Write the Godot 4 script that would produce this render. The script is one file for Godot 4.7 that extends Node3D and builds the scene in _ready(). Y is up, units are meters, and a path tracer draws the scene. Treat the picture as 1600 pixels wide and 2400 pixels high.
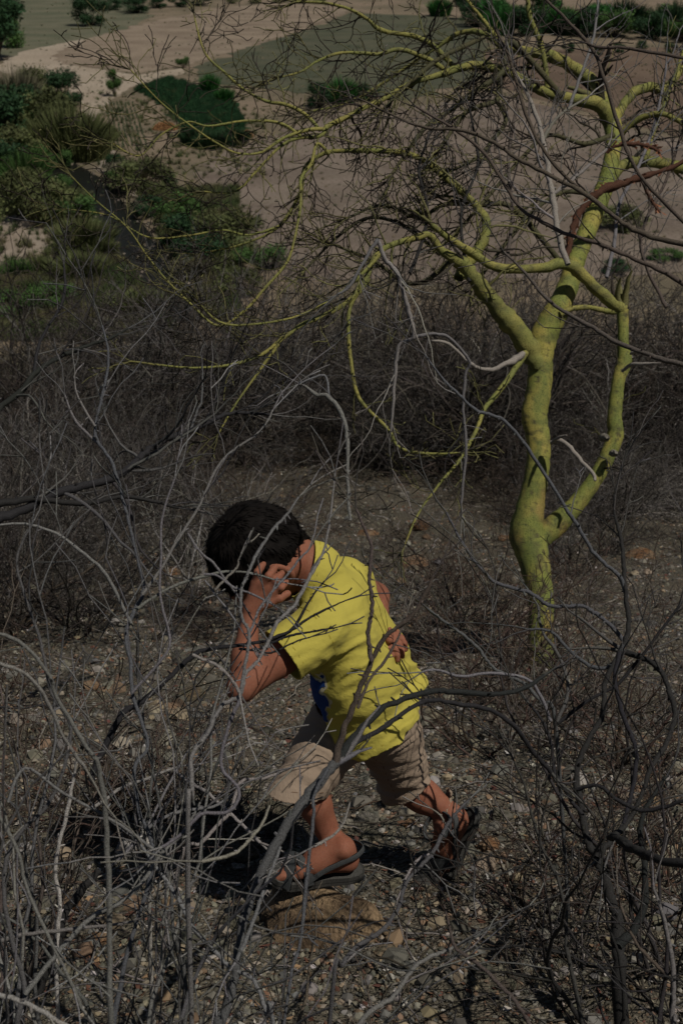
extends Node3D

const PXW := 1600.0
const PXH := 2400.0
const FOV := 40.0
const PITCH := -25.0
var lens_f := PXH / 2.0 / tan(deg_to_rad(FOV / 2.0))
var eye := Vector3(0, 1.5, 0)
var turn := Basis(Vector3.RIGHT, deg_to_rad(PITCH))
var rng := RandomNumberGenerator.new()
var noise := FastNoiseLite.new()
var M := {}
var used := {}


# ---------------------------------------------------------------- naming
func numbered(called: String) -> String:
	if not used.has(called):
		used[called] = 0
		return called
	used[called] += 1
	return "%s_%03d" % [called, used[called]]


func tag(o: Node3D, label: String, category: String, group := "", kind := "") -> Node3D:
	if label: o.set_meta("label", label)
	if category: o.set_meta("category", category)
	if group: o.set_meta("group", group)
	if kind: o.set_meta("kind", kind)
	return o


func thing(called: String, where: Vector3, label: String, category: String, group := "") -> Node3D:
	var o := Node3D.new()
	o.name = numbered(called)
	add_child(o, true)
	o.position = where
	return tag(o, label, category, group)


func part(called: String, mesh: Mesh, mat: Material, under: Node3D, kind := "") -> MeshInstance3D:
	var o := MeshInstance3D.new()
	if under == self:
		o.name = numbered(called)
	else:
		var n := 0
		var full := called
		while under.has_node(NodePath(full)):
			n += 1
			full = "%s_%03d" % [called, n]
		o.name = full
	o.mesh = mesh
	o.material_override = mat
	under.add_child(o, true)
	if kind: o.set_meta("kind", kind)
	return o


func copy_of(o: Node3D, called: String) -> Node3D:
	var c: Node3D = o.duplicate()
	c.name = numbered(called)
	add_child(c, true)
	return c


# ---------------------------------------------------------------- where things stand
func at(x: float, y: float, depth: float) -> Vector3:
	return eye + turn * Vector3((x - 800.0) / lens_f * depth, -(y - 1200.0) / lens_f * depth, -depth)


var prof_r := PackedFloat32Array([-400, -12, -4, 0, 2.32, 4.3, 7, 10, 12.2, 14, 20, 30, 50, 75, 95, 108, 130, 4000])
var prof_y := PackedFloat32Array([30, 2.2, 0.7, 0, -0.38, -1.1, -2.25, -3.2, -3.62, -4.25, -6.6, -10.6, -18.6, -27.6, -33.4, -35.0, -35.2, -35.2])


func profile(r: float) -> float:
	var i := 0
	var n := prof_r.size()
	while i < n - 2 and r > prof_r[i + 1]:
		i += 1
	var x0 := prof_r[i]
	var x1 := prof_r[i + 1]
	var y0 := prof_y[i]
	var y1 := prof_y[i + 1]
	var s := (y1 - y0) / (x1 - x0)
	var m0 := s
	var m1 := s
	if i > 0:
		m0 = 0.5 * (s + (y0 - prof_y[i - 1]) / (x0 - prof_r[i - 1]))
	if i < n - 2:
		m1 = 0.5 * (s + (prof_y[i + 2] - y1) / (prof_r[i + 2] - x1))
	var h := x1 - x0
	var t := clampf((r - x0) / h, 0.0, 1.0)
	var t2 := t * t
	var t3 := t2 * t
	return (2 * t3 - 3 * t2 + 1) * y0 + (t3 - 2 * t2 + t) * h * m0 + (-2 * t3 + 3 * t2) * y1 + (t3 - t2) * h * m1


func height(x: float, z: float) -> float:
	var r := -z
	var y := profile(r)
	if r < 100.0:
		var fade := clampf((100.0 - r) / 25.0, 0.0, 1.0)
		y += noise.get_noise_2d(x * 16.0, z * 16.0) * 0.07 * fade
		if r < 14.0:
			y += noise.get_noise_2d(x * 70.0 + 90.0, z * 70.0) * 0.022
		if r > 9.0:
			y += noise.get_noise_2d(x * 2.2 - 40.0, z * 2.2) * 0.9 * fade * clampf((r - 9.0) / 12.0, 0.0, 1.0)
	return y


func ground_at(x: float, y: float) -> Vector3:
	var d := turn * Vector3((x - 800.0) / lens_f, -(y - 1200.0) / lens_f, -1.0)
	d = d.normalized()
	var t := 1.0
	var last := 1.0
	while t < 3000.0:
		var p := eye + d * t
		if p.y < height(p.x, p.z):
			break
		last = t
		t += maxf(0.05, t * 0.01)
	for i in 14:
		var mid := 0.5 * (last + t)
		var p := eye + d * mid
		if p.y < height(p.x, p.z):
			t = mid
		else:
			last = mid
	return eye + d * t


func depth_of(p: Vector3) -> float:
	return -(turn.transposed() * (p - eye)).z


# ---------------------------------------------------------------- tubes
class Soup:
	var v := PackedVector3Array()
	var n := PackedVector3Array()
	var c := PackedColorArray()
	var ix := PackedInt32Array()

	func tube(p: PackedVector3Array, r: PackedFloat32Array, k: int, col: Color, lumpy := 0.0, capped := false) -> void:
		var m := p.size()
		if m < 2:
			return
		var t := (p[1] - p[0]).normalized()
		var a := t.cross(Vector3(0.31, 0.87, 0.38))
		if a.length_squared() < 0.01:
			a = t.cross(Vector3.RIGHT)
		a = a.normalized()
		var first := v.size()
		for i in m:
			if i > 0:
				t = (p[mini(i + 1, m - 1)] - p[i - 1]).normalized()
			a = (a - t * a.dot(t)).normalized()
			var b := t.cross(a)
			var ri := r[i]
			for j in k:
				var g := TAU * j / k
				var d := a * cos(g) + b * sin(g)
				var rr := ri
				if lumpy > 0.0:
					rr *= 1.0 + lumpy * sin(g * 2.0 + i * 0.7) + lumpy * 0.7 * sin(g * 3.0 - i * 1.3)
				v.append(p[i] + d * rr)
				n.append(d)
				c.append(col)
		for i in m - 1:
			var q := first + i * k
			for j in k:
				var j1 := (j + 1) % k
				ix.append(q + j); ix.append(q + k + j); ix.append(q + j1)
				ix.append(q + j1); ix.append(q + k + j); ix.append(q + k + j1)
		if capped:
			var q := v.size()
			var e := first + (m - 1) * k
			v.append(p[m - 1]); n.append(t); c.append(col)
			for j in k:
				ix.append(e + j); ix.append(q); ix.append(e + (j + 1) % k)

	func recolour(f: Callable) -> void:
		for i in v.size():
			c[i] = f.call(v[i], c[i])

	func tri(a: Vector3, b: Vector3, d: Vector3, col: Color) -> void:
		var q := v.size()
		var nn := (d - a).cross(b - a).normalized()
		v.append(a); v.append(b); v.append(d)
		n.append(nn); n.append(nn); n.append(nn)
		c.append(col); c.append(col); c.append(col)
		ix.append(q); ix.append(q + 1); ix.append(q + 2)

	func quad(a: Vector3, b: Vector3, d: Vector3, e: Vector3, col: Color) -> void:
		tri(a, b, d, col)
		tri(a, d, e, col)

	func mesh() -> ArrayMesh:
		var arr := []
		arr.resize(Mesh.ARRAY_MAX)
		arr[Mesh.ARRAY_VERTEX] = v
		arr[Mesh.ARRAY_NORMAL] = n
		arr[Mesh.ARRAY_COLOR] = c
		arr[Mesh.ARRAY_INDEX] = ix
		var m := ArrayMesh.new()
		if v.size() > 0:
			m.add_surface_from_arrays(Mesh.PRIMITIVE_TRIANGLES, arr)
		return m


func any_dir() -> Vector3:
	var z := rng.randf_range(-1, 1)
	var g := rng.randf() * TAU
	var s := sqrt(1.0 - z * z)
	return Vector3(s * cos(g), z, s * sin(g))


func tone(col: Color, spread := 0.3) -> Color:
	var k := 1.0 + rng.randf_range(-spread, spread)
	return Color(col.r * k, col.g * k * rng.randf_range(0.96, 1.04), col.b * k * rng.randf_range(0.92, 1.08))


# one dry branch with its side twigs. st: step, kink, rate, angle, bias, shrink, col, spread, sides
func grow(s: Soup, p: Vector3, d: Vector3, length: float, r: float, lvl: int, st: Dictionary) -> void:
	var step: float = st.step * (0.6 + 0.4 * minf(1.0, length / 0.4))
	var steps := clampi(int(length / step), 2, 14)
	step = length / steps
	var pts := PackedVector3Array()
	var rad := PackedFloat32Array()
	var kink: float = st.kink
	var bias: Vector3 = st.bias
	var col := tone(st.col, st.spread)
	for i in steps + 1:
		var t := float(i) / steps
		pts.append(p)
		rad.append(maxf(st.thin, r * (1.0 - 0.75 * t)))
		if lvl > 0 and i > 0 and i < steps + 1 and rng.randf() < st.rate:
			var q := any_dir()
			q = (q - d * q.dot(d)).normalized()
			var g: float = st.angle * rng.randf_range(0.6, 1.3)
			var cd := (d * cos(g) + q * sin(g) + bias * 0.5).normalized()
			grow(s, p, cd, length * rng.randf_range(0.3, 0.7) * (1.0 - 0.45 * t), r * (1.0 - 0.75 * t) * st.shrink, lvl - 1, st)
		d = (d + any_dir() * kink + bias * 0.3).normalized()
		p += d * step
	s.tube(pts, rad, 3 if r < 0.004 else st.sides, col)


# a smooth run through given points, with its radii
func run(pts: PackedVector3Array, rad: PackedFloat32Array, per: int, jitter := 0.0) -> Array:
	var op := PackedVector3Array()
	var orad := PackedFloat32Array()
	var n := pts.size()
	for i in n - 1:
		var p0 := pts[maxi(i - 1, 0)]
		var p1 := pts[i]
		var p2 := pts[i + 1]
		var p3 := pts[mini(i + 2, n - 1)]
		for k in per:
			var t := float(k) / per
			var q := 0.5 * (2.0 * p1 + (p2 - p0) * t + (2.0 * p0 - 5.0 * p1 + 4.0 * p2 - p3) * t * t + (3.0 * p1 - p0 - 3.0 * p2 + p3) * t * t * t)
			var r0 := rad[maxi(i - 1, 0)]
			var r3 := rad[mini(i + 2, n - 1)]
			var r := maxf(0.5 * minf(rad[i], rad[i + 1]), 0.5 * (2.0 * rad[i] + (rad[i + 1] - r0) * t + (2.0 * r0 - 5.0 * rad[i] + 4.0 * rad[i + 1] - r3) * t * t + (3.0 * rad[i] - r0 - 3.0 * rad[i + 1] + r3) * t * t * t))
			if jitter > 0.0 and (i > 0 or k > 0):
				q += any_dir() * jitter * r
				r *= 1.0 + rng.randf_range(-0.14, 0.18) * minf(jitter, 1.0)
			op.append(q)
			orad.append(r)
	op.append(pts[n - 1])
	orad.append(rad[n - 1])
	return [op, orad]


# "x,y,w x,y,w ..." in photograph pixels times k, between two depths; a fourth number is a depth of its own
func traced(text: String, d0: float, d1: float, k := 1.0) -> Array:
	var pts := PackedVector3Array()
	var rad := PackedFloat32Array()
	var rows := text.split(" ", false)
	var last := 10.0
	for i in rows.size():
		var f := rows[i].split_floats(",")
		var d := lerpf(d0, d1, float(i) / maxf(1.0, rows.size() - 1))
		if f.size() > 2:
			last = f[2]
		if f.size() > 3:
			d = f[3]
		pts.append(at(f[0] * k, f[1] * k, d))
		rad.append(last * k * 0.5 * d / lens_f)
	return [pts, rad]


# twigs all along a run
func sprout(s: Soup, line: Array, per_metre: float, length: float, lvl: int, st: Dictionary, from := 0.15, keep := Vector3.ZERO) -> void:
	var p: PackedVector3Array = line[0]
	var r: PackedFloat32Array = line[1]
	var n := p.size()
	for i in n - 1:
		var t := float(i) / (n - 1)
		if t < from:
			continue
		var seg := p[i + 1] - p[i]
		var many := seg.length() * per_metre
		var cnt := int(many) + (1 if rng.randf() < many - int(many) else 0)
		for j in cnt:
			var d := seg.normalized()
			var q := any_dir()
			q = (q - d * q.dot(d)).normalized()
			var g: float = st.angle * rng.randf_range(0.6, 1.4)
			var dir := (d * cos(g) + q * sin(g) + keep * 0.6).normalized()
			var len := length * rng.randf_range(0.25, 1.0)
			grow(s, p[i] + seg * rng.randf(), dir, len, clampf(r[i] * 0.5, st.thin, len * 0.02), lvl, st)
	# the tip goes on as twigs
	if st.get("tip", true):
		var e := (p[n - 1] - p[n - 2]).normalized()
		for j in 2:
			grow(s, p[n - 1], (e + any_dir() * 0.35).normalized(), length * rng.randf_range(0.4, 0.8), maxf(st.thin, r[n - 1] * 0.8), lvl, st)


# ---------------------------------------------------------------- bodies: a field of rounded shapes, meshed as surface nets
class Field:
	var caps := []
	var lo := Vector3(1e9, 1e9, 1e9)
	var hi := Vector3(-1e9, -1e9, -1e9)

	func cap(a: Vector3, b: Vector3, ra: float, rb: float, k := 0.015, nrm := Vector3.ZERO, flat := 1.0) -> void:
		caps.append([0, a, b, ra, rb, k, nrm, flat])
		var m := maxf(ra, rb) * maxf(1.0, flat)
		_reach(a, m)
		_reach(b, m)

	func ell(c: Vector3, bas: Basis, rad: Vector3, k := 0.01, sub := false) -> void:
		caps.append([2 if sub else 1, c, bas, rad, 0.0, k, Vector3.ZERO, 1.0])
		if not sub:
			_reach(c, maxf(rad.x, maxf(rad.y, rad.z)))

	func _reach(p: Vector3, m: float) -> void:
		lo = lo.min(p - Vector3.ONE * m)
		hi = hi.max(p + Vector3.ONE * m)

	func mesh(cell: float) -> Array:
		var o := lo - Vector3.ONE * cell * 3.0
		var nx := int((hi.x - lo.x) / cell) + 7
		var ny := int((hi.y - lo.y) / cell) + 7
		var nz := int((hi.z - lo.z) / cell) + 7
		var g := PackedFloat32Array()
		g.resize(nx * ny * nz)
		g.fill(1.0)
		var sy := nx
		var sz := nx * ny
		for q in caps:
			var kind: int = q[0]
			var k: float = q[5]
			var pad := k + cell * 2.0
			if kind == 0:
				var a: Vector3 = q[1]
				var b: Vector3 = q[2]
				var ra: float = q[3]
				var rb: float = q[4]
				var nrm: Vector3 = q[6]
				var fl: float = q[7]
				var m := maxf(ra, rb) * maxf(1.0, fl) + pad
				var l := ((a.min(b) - Vector3.ONE * m - o) / cell).floor()
				var h := ((a.max(b) + Vector3.ONE * m - o) / cell).ceil()
				var ba := b - a
				var inv := 1.0 / maxf(ba.length_squared(), 1e-9)
				var squash := fl != 1.0
				var fi := 1.0 / fl - 1.0
				for z in range(maxi(0, int(l.z)), mini(nz, int(h.z) + 1)):
					for y in range(maxi(0, int(l.y)), mini(ny, int(h.y) + 1)):
						var p := o + Vector3(maxi(0, int(l.x)), y, z) * cell - a
						var at_ := maxi(0, int(l.x)) + y * sy + z * sz
						for x in range(maxi(0, int(l.x)), mini(nx, int(h.x) + 1)):
							var t := clampf(p.dot(ba) * inv, 0.0, 1.0)
							var w := p - ba * t
							if squash:
								w += nrm * (w.dot(nrm) * fi)
							var d := w.length() - ra - (rb - ra) * t
							var e := g[at_]
							if absf(d - e) < k:
								var hh := 0.5 + 0.5 * (e - d) / k
								g[at_] = e + (d - e) * hh - k * hh * (1.0 - hh)
							elif d < e:
								g[at_] = d
							at_ += 1
							p.x += cell
			else:
				var c: Vector3 = q[1]
				var bas: Basis = q[2]
				var rad: Vector3 = q[3]
				var mr := minf(rad.x, minf(rad.y, rad.z))
				var m := maxf(rad.x, maxf(rad.y, rad.z)) + pad
				var l := ((c - Vector3.ONE * m - o) / cell).floor()
				var h := ((c + Vector3.ONE * m - o) / cell).ceil()
				var back := bas.transposed()
				for z in range(maxi(0, int(l.z)), mini(nz, int(h.z) + 1)):
					for y in range(maxi(0, int(l.y)), mini(ny, int(h.y) + 1)):
						for x in range(maxi(0, int(l.x)), mini(nx, int(h.x) + 1)):
							var at_ := x + y * sy + z * sz
							var w := back * (o + Vector3(x, y, z) * cell - c) / rad
							var wl := w.length()
							var w2 := (w / rad).length()
							var d := wl * (wl - 1.0) / maxf(w2, 1e-6)
							var e := g[at_]
							if kind == 1:
								if absf(d - e) < k:
									var hh := 0.5 + 0.5 * (e - d) / k
									g[at_] = e + (d - e) * hh - k * hh * (1.0 - hh)
								elif d < e:
									g[at_] = d
							else:
								d = -d
								if absf(d - e) < k:
									var hh := 0.5 - 0.5 * (e - d) / k
									g[at_] = e + (d - e) * hh + k * hh * (1.0 - hh)
								elif d > e:
									g[at_] = d
		var id := PackedInt32Array()
		id.resize(nx * ny * nz)
		id.fill(-1)
		var vs := PackedVector3Array()
		var ex := PackedInt32Array([0, 1, sy, sy + 1, sz, sz + 1, sz + sy, sz + sy + 1])
		var off := []
		for i in 8:
			off.append(Vector3(i & 1, (i >> 1) & 1, i >> 2))
		var ea := PackedInt32Array([0, 2, 4, 6, 0, 1, 4, 5, 0, 1, 2, 3])
		var eb := PackedInt32Array([1, 3, 5, 7, 2, 3, 6, 7, 4, 5, 6, 7])
		for z in nz - 1:
			for y in ny - 1:
				var row := y * sy + z * sz
				for x in nx - 1:
					var b := row + x
					if g[b] > 0.5:
						continue
					var s := g[b] < 0.0
					if (g[b + 1] < 0.0) == s and (g[b + sy] < 0.0) == s and (g[b + sy + 1] < 0.0) == s and (g[b + sz] < 0.0) == s and (g[b + sz + 1] < 0.0) == s and (g[b + sz + sy] < 0.0) == s and (g[b + sz + sy + 1] < 0.0) == s:
						continue
					var sum := Vector3.ZERO
					var cnt := 0
					for e in 12:
						var ga := g[b + ex[ea[e]]]
						var gb := g[b + ex[eb[e]]]
						if (ga < 0.0) != (gb < 0.0):
							var t := ga / (ga - gb)
							sum += (off[ea[e]] as Vector3).lerp(off[eb[e]], t)
							cnt += 1
					id[b] = vs.size()
					vs.append(o + (Vector3(x, y, z) + sum / cnt) * cell)
		var ix := PackedInt32Array()
		for z in range(1, nz - 1):
			for y in range(1, ny - 1):
				for x in range(1, nx - 1):
					var b := x + y * sy + z * sz
					if id[b] < 0:
						continue
					var s := g[b] < 0.0
					for ax in 3:
						var st: int = [1, sy, sz][ax]
						if (g[b + st] < 0.0) == s:
							continue
						var u: int = [sy, sz, 1][ax]
						var w: int = [sz, 1, sy][ax]
						var i0 := id[b - u - w]
						var i1 := id[b - w]
						var i2 := id[b]
						var i3 := id[b - u]
						if s:
							ix.append_array(PackedInt32Array([i0, i2, i1, i0, i3, i2]))
						else:
							ix.append_array(PackedInt32Array([i0, i1, i2, i0, i2, i3]))
		return [vs, ix]


func normals_of(vs: PackedVector3Array, ix: PackedInt32Array) -> PackedVector3Array:
	var n := PackedVector3Array()
	n.resize(vs.size())
	for i in range(0, ix.size(), 3):
		var a := ix[i]
		var b := ix[i + 1]
		var c := ix[i + 2]
		var f := (vs[c] - vs[a]).cross(vs[b] - vs[a])
		n[a] += f
		n[b] += f
		n[c] += f
	for i in n.size():
		n[i] = n[i].normalized()
	return n


func relax(m: Array, times: int, k := 0.5) -> void:
	var vs: PackedVector3Array = m[0]
	var ix: PackedInt32Array = m[1]
	for q in times:
		var sum := PackedVector3Array()
		sum.resize(vs.size())
		var cnt := PackedInt32Array()
		cnt.resize(vs.size())
		for i in range(0, ix.size(), 3):
			for j in 3:
				var a := ix[i + j]
				var b := ix[i + (j + 1) % 3]
				sum[a] += vs[b]
				sum[b] += vs[a]
				cnt[a] += 1
				cnt[b] += 1
		for i in vs.size():
			if cnt[i] > 0:
				vs[i] = vs[i].lerp(sum[i] / cnt[i], k)
	m[0] = vs


# keep only where cut(p) < 0, with a clean edge
func clipped(m: Array, cut: Callable) -> Array:
	var vs: PackedVector3Array = m[0]
	var ix: PackedInt32Array = m[1]
	var val := PackedFloat32Array()
	for p in vs:
		val.append(cut.call(p))
	var out_v := PackedVector3Array(vs)
	var out_i := PackedInt32Array()
	var made := {}
	for i in range(0, ix.size(), 3):
		var poly := PackedInt32Array()
		for j in 3:
			var a := ix[i + j]
			var b := ix[i + (j + 1) % 3]
			if val[a] < 0.0:
				poly.append(a)
			if (val[a] < 0.0) != (val[b] < 0.0):
				var key := Vector2i(mini(a, b), maxi(a, b))
				if not made.has(key):
					made[key] = out_v.size()
					out_v.append(vs[a].lerp(vs[b], val[a] / (val[a] - val[b])))
				poly.append(made[key])
		for j in range(1, poly.size() - 1):
			out_i.append(poly[0])
			out_i.append(poly[j])
			out_i.append(poly[j + 1])
	# drop what is not used
	var map := PackedInt32Array()
	map.resize(out_v.size())
	map.fill(-1)
	var fin := PackedVector3Array()
	for i in out_i.size():
		var a := out_i[i]
		if map[a] < 0:
			map[a] = fin.size()
			fin.append(out_v[a])
		out_i[i] = map[a]
	return [fin, out_i]


# the same sheet again a little inside, joined at its open edges: cloth with a thickness
func thick(m: Array, nrm: PackedVector3Array, by: float) -> Array:
	var vs: PackedVector3Array = m[0]
	var ix: PackedInt32Array = m[1]
	var n := vs.size()
	var out_v := PackedVector3Array(vs)
	for i in n:
		out_v.append(vs[i] - nrm[i] * by)
	var out_i := PackedInt32Array(ix)
	var edge := {}
	for i in range(0, ix.size(), 3):
		out_i.append(ix[i] + n)
		out_i.append(ix[i + 2] + n)
		out_i.append(ix[i + 1] + n)
		for j in 3:
			var a := ix[i + j]
			var b := ix[i + (j + 1) % 3]
			if edge.has(Vector2i(b, a)):
				edge.erase(Vector2i(b, a))
			else:
				edge[Vector2i(a, b)] = true
	for e in edge:
		out_i.append_array(PackedInt32Array([e.x, e.x + n, e.y, e.y, e.x + n, e.y + n]))
	return [out_v, out_i]


func mesh_from(vs: PackedVector3Array, ix: PackedInt32Array, n := PackedVector3Array(), c := PackedColorArray()) -> ArrayMesh:
	var arr := []
	arr.resize(Mesh.ARRAY_MAX)
	arr[Mesh.ARRAY_VERTEX] = vs
	arr[Mesh.ARRAY_NORMAL] = n if n.size() else normals_of(vs, ix)
	if c.size():
		arr[Mesh.ARRAY_COLOR] = c
	arr[Mesh.ARRAY_INDEX] = ix
	var m := ArrayMesh.new()
	m.add_surface_from_arrays(Mesh.PRIMITIVE_TRIANGLES, arr)
	return m


# ---------------------------------------------------------------- materials
func lin(r: float, g: float, b: float) -> Color:
	return Color(r, g, b).linear_to_srgb()


func noise_tex(freq: float, octaves: int, ramp: Array, seed_: int, size := 512, kind := FastNoiseLite.TYPE_SIMPLEX_SMOOTH, bump := false) -> NoiseTexture2D:
	var f := FastNoiseLite.new()
	f.seed = seed_
	f.noise_type = kind
	f.frequency = freq
	f.fractal_octaves = octaves
	f.fractal_gain = 0.6
	var t := NoiseTexture2D.new()
	t.width = size
	t.height = size
	t.seamless = true
	t.noise = f
	if ramp.size():
		var g := Gradient.new()
		g.offsets = PackedFloat32Array()
		g.colors = PackedColorArray()
		var offs := PackedFloat32Array()
		var cols := PackedColorArray()
		for i in ramp.size():
			offs.append(ramp[i][0])
			cols.append(ramp[i][1])
		g.offsets = offs
		g.colors = cols
		t.color_ramp = g
	if bump:
		t.as_normal_map = true
		t.bump_strength = 6.0
	return t


func matte(col: Color, rough := 0.9, tex: Texture2D = null, scale := 1.0, world := false, vertex := true) -> StandardMaterial3D:
	var m := StandardMaterial3D.new()
	m.albedo_color = col
	m.roughness = rough
	m.metallic_specular = 0.3
	m.vertex_color_use_as_albedo = vertex
	m.cull_mode = BaseMaterial3D.CULL_DISABLED
	if tex:
		m.albedo_texture = tex
		m.uv1_triplanar = true
		m.uv1_world_triplanar = world
		m.uv1_scale = Vector3.ONE * scale
	return m


func relief(m: StandardMaterial3D, tex: Texture2D, depth: float) -> StandardMaterial3D:
	m.heightmap_enabled = true
	m.heightmap_texture = tex
	m.heightmap_scale = depth
	return m


# ---------------------------------------------------------------- the scene
func _ready() -> void:
	rng.seed = 20240611
	noise.seed = 7
	noise.frequency = 0.05
	noise.fractal_octaves = 3

	var cam := Camera3D.new()
	cam.name = "camera"
	cam.fov = FOV
	cam.near = 0.05
	cam.far = 6000.0
	cam.transform = Transform3D(turn, eye)
	var lens := CameraAttributesPhysical.new()
	lens.frustum_focal_length = 12.0 / tan(deg_to_rad(FOV / 2.0))
	lens.frustum_near = 0.05
	lens.frustum_far = 6000.0
	lens.frustum_focus_distance = 2.75
	lens.exposure_aperture = 8.5
	cam.attributes = lens
	add_child(cam)
	cam.current = true

	var env := Environment.new()
	var sky_mat := ProceduralSkyMaterial.new()
	sky_mat.sky_top_color = Color(0.32, 0.38, 0.48)
	sky_mat.sky_horizon_color = Color(0.62, 0.66, 0.70)
	sky_mat.sky_curve = 0.15
	sky_mat.ground_bottom_color = Color(0.22, 0.19, 0.16)
	sky_mat.ground_horizon_color = Color(0.5, 0.52, 0.52)
	var sky := Sky.new()
	sky.sky_material = sky_mat
	env.background_mode = Environment.BG_SKY
	env.sky = sky
	env.background_energy_multiplier = 0.72
	env.tonemap_mode = Environment.TONE_MAPPER_LINEAR
	env.tonemap_exposure = 0.69
	env.sdfgi_enabled = true
	env.ssao_enabled = true
	env.ssil_enabled = true
	var world := WorldEnvironment.new()
	world.name = "world"
	world.environment = env
	add_child(world)

	var sun := DirectionalLight3D.new()
	sun.name = "sun"
	sun.light_energy = 1.5
	sun.light_color = Color(1.0, 0.965, 0.915)
	sun.light_angular_distance = 0.5
	sun.shadow_enabled = true
	add_child(sun)
	sun.look_at_from_position(Vector3(0.50, 1.08, 0.40) * 10.0, Vector3.ZERO)

	materials()
	build_ground()
	build_valley()
	build_tree()
	build_thicket()
	build_person()
	build_near_shrubs()
	build_rocks()
	build_gravel()


func materials() -> void:
	var mott := noise_tex(0.02, 5, [[0.0, Color(0.62, 0.62, 0.62)], [0.45, Color(0.86, 0.86, 0.85)], [1.0, Color(1, 1, 1)]], 3)
	var grit := noise_tex(0.09, 4, [[0.0, Color(0.50, 0.50, 0.48)], [0.4, Color(0.78, 0.77, 0.74)], [0.62, Color(0.95, 0.93, 0.9)], [1.0, Color(1, 1, 1)]], 5)
	var speck := noise_tex(0.05, 3, [[0.0, Color(0.40, 0.40, 0.36)], [0.24, Color(0.55, 0.56, 0.5)], [0.34, Color(0.86, 0.88, 0.84)], [0.6, Color(0.96, 0.96, 0.95)], [1.0, Color(1.0, 0.97, 0.9)]], 11)
	var height_tex := noise_tex(0.06, 5, [], 17)
	var height_fine := noise_tex(0.12, 4, [], 19)
	var grain := noise_tex(0.035, 5, [[0.0, Color(0.40, 0.39, 0.38)], [0.36, Color(0.66, 0.65, 0.64)], [0.55, Color(0.92, 0.92, 0.92)], [1.0, Color(1, 1, 1)]], 43)
	M.wood = relief(matte(Color.WHITE, 0.85, grain, 22.0), height_fine, 0.08)
	M.ground = relief(matte(Color.WHITE, 0.95, grit, 2.2, true), height_tex, 2.0)
	M.stone = relief(matte(Color.WHITE, 0.9, grit, 2.6), height_tex, 0.9)
	M.flake = matte(Color.WHITE, 0.9)
	M.bark = relief(matte(Color.WHITE, 0.7, speck, 5.5), height_fine, 0.25)
	M.bark.uv1_scale = Vector3(4.5, 9.0, 4.5)
	M.leaf = matte(Color.WHITE, 0.75)
	M.leaf.backlight_enabled = true
	M.leaf.backlight = Color(0.15, 0.18, 0.06)
	var soil := noise_tex(0.03, 5, [[0.0, Color(0.74, 0.72, 0.70)], [0.5, Color(0.90, 0.89, 0.88)], [1.0, Color(1, 1, 1)]], 23)
	M.soil = matte(Color.WHITE, 0.95, soil, 0.11, true)
	M.water = matte(lin(0.010, 0.011, 0.009), 0.3, null, 1.0, false, false)
	M.water.metallic_specular = 0.12
	M.water.normal_enabled = true
	M.water.normal_texture = noise_tex(0.03, 3, [], 29, 256, FastNoiseLite.TYPE_SIMPLEX_SMOOTH, true)
	M.water.normal_scale = 0.5
	M.water.uv1_triplanar = true
	M.water.uv1_world_triplanar = true
	M.water.uv1_scale = Vector3.ONE * 0.5
	var skin_tex := noise_tex(0.03, 4, [[0.0, Color(0.84, 0.80, 0.78)], [0.5, Color(0.95, 0.94, 0.93)], [1.0, Color(1, 1, 1)]], 31)
	M.skin = matte(lin(0.258, 0.110, 0.071), 0.62, skin_tex, 14.0, false, true)
	M.skin.subsurf_scatter_enabled = true
	M.skin.subsurf_scatter_strength = 0.08
	M.skin.metallic_specular = 0.22
	var weave := noise_tex(0.25, 3, [[0.0, Color(0.84, 0.84, 0.84)], [0.5, Color(0.94, 0.94, 0.94)], [1.0, Color(1, 1, 1)]], 37)
	var fold := noise_tex(0.012, 4, [], 41)
	M.shirt = relief(matte(lin(0.475, 0.418, 0.078), 0.9, weave, 12.0, false, false), fold, 0.08)
	M.shirt.rim_enabled = true
	M.shirt.rim = 0.15
	M.print_blue = matte(lin(0.012, 0.05, 0.21), 0.8, weave, 12.0, false, false)
	M.print_pale = matte(lin(0.55, 0.52, 0.36), 0.8, weave, 12.0, false, false)
	M.print_red = matte(lin(0.36, 0.09, 0.05), 0.8, weave, 12.0, false, false)
	M.shorts = relief(matte(lin(0.285, 0.222, 0.168), 0.95, weave, 16.0, false, false), fold, 0.12)
	M.seam = matte(lin(0.36, 0.30, 0.04), 0.95, null, 1.0, false, false)
	M.stitch = matte(lin(0.16, 0.105, 0.07), 0.95, null, 1.0, false, false)
	M.hair = matte(lin(0.0085, 0.0075, 0.007), 0.6)
	M.hair.metallic_specular = 0.12
	M.strap = matte(lin(0.062, 0.068, 0.072), 0.75, mott, 24.0, false, false)
	M.sole = matte(lin(0.065, 0.065, 0.062), 0.9, mott, 20.0, false, false)
	M.eye = matte(lin(0.7, 0.68, 0.64), 0.2, null, 1.0, false, true)


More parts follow.
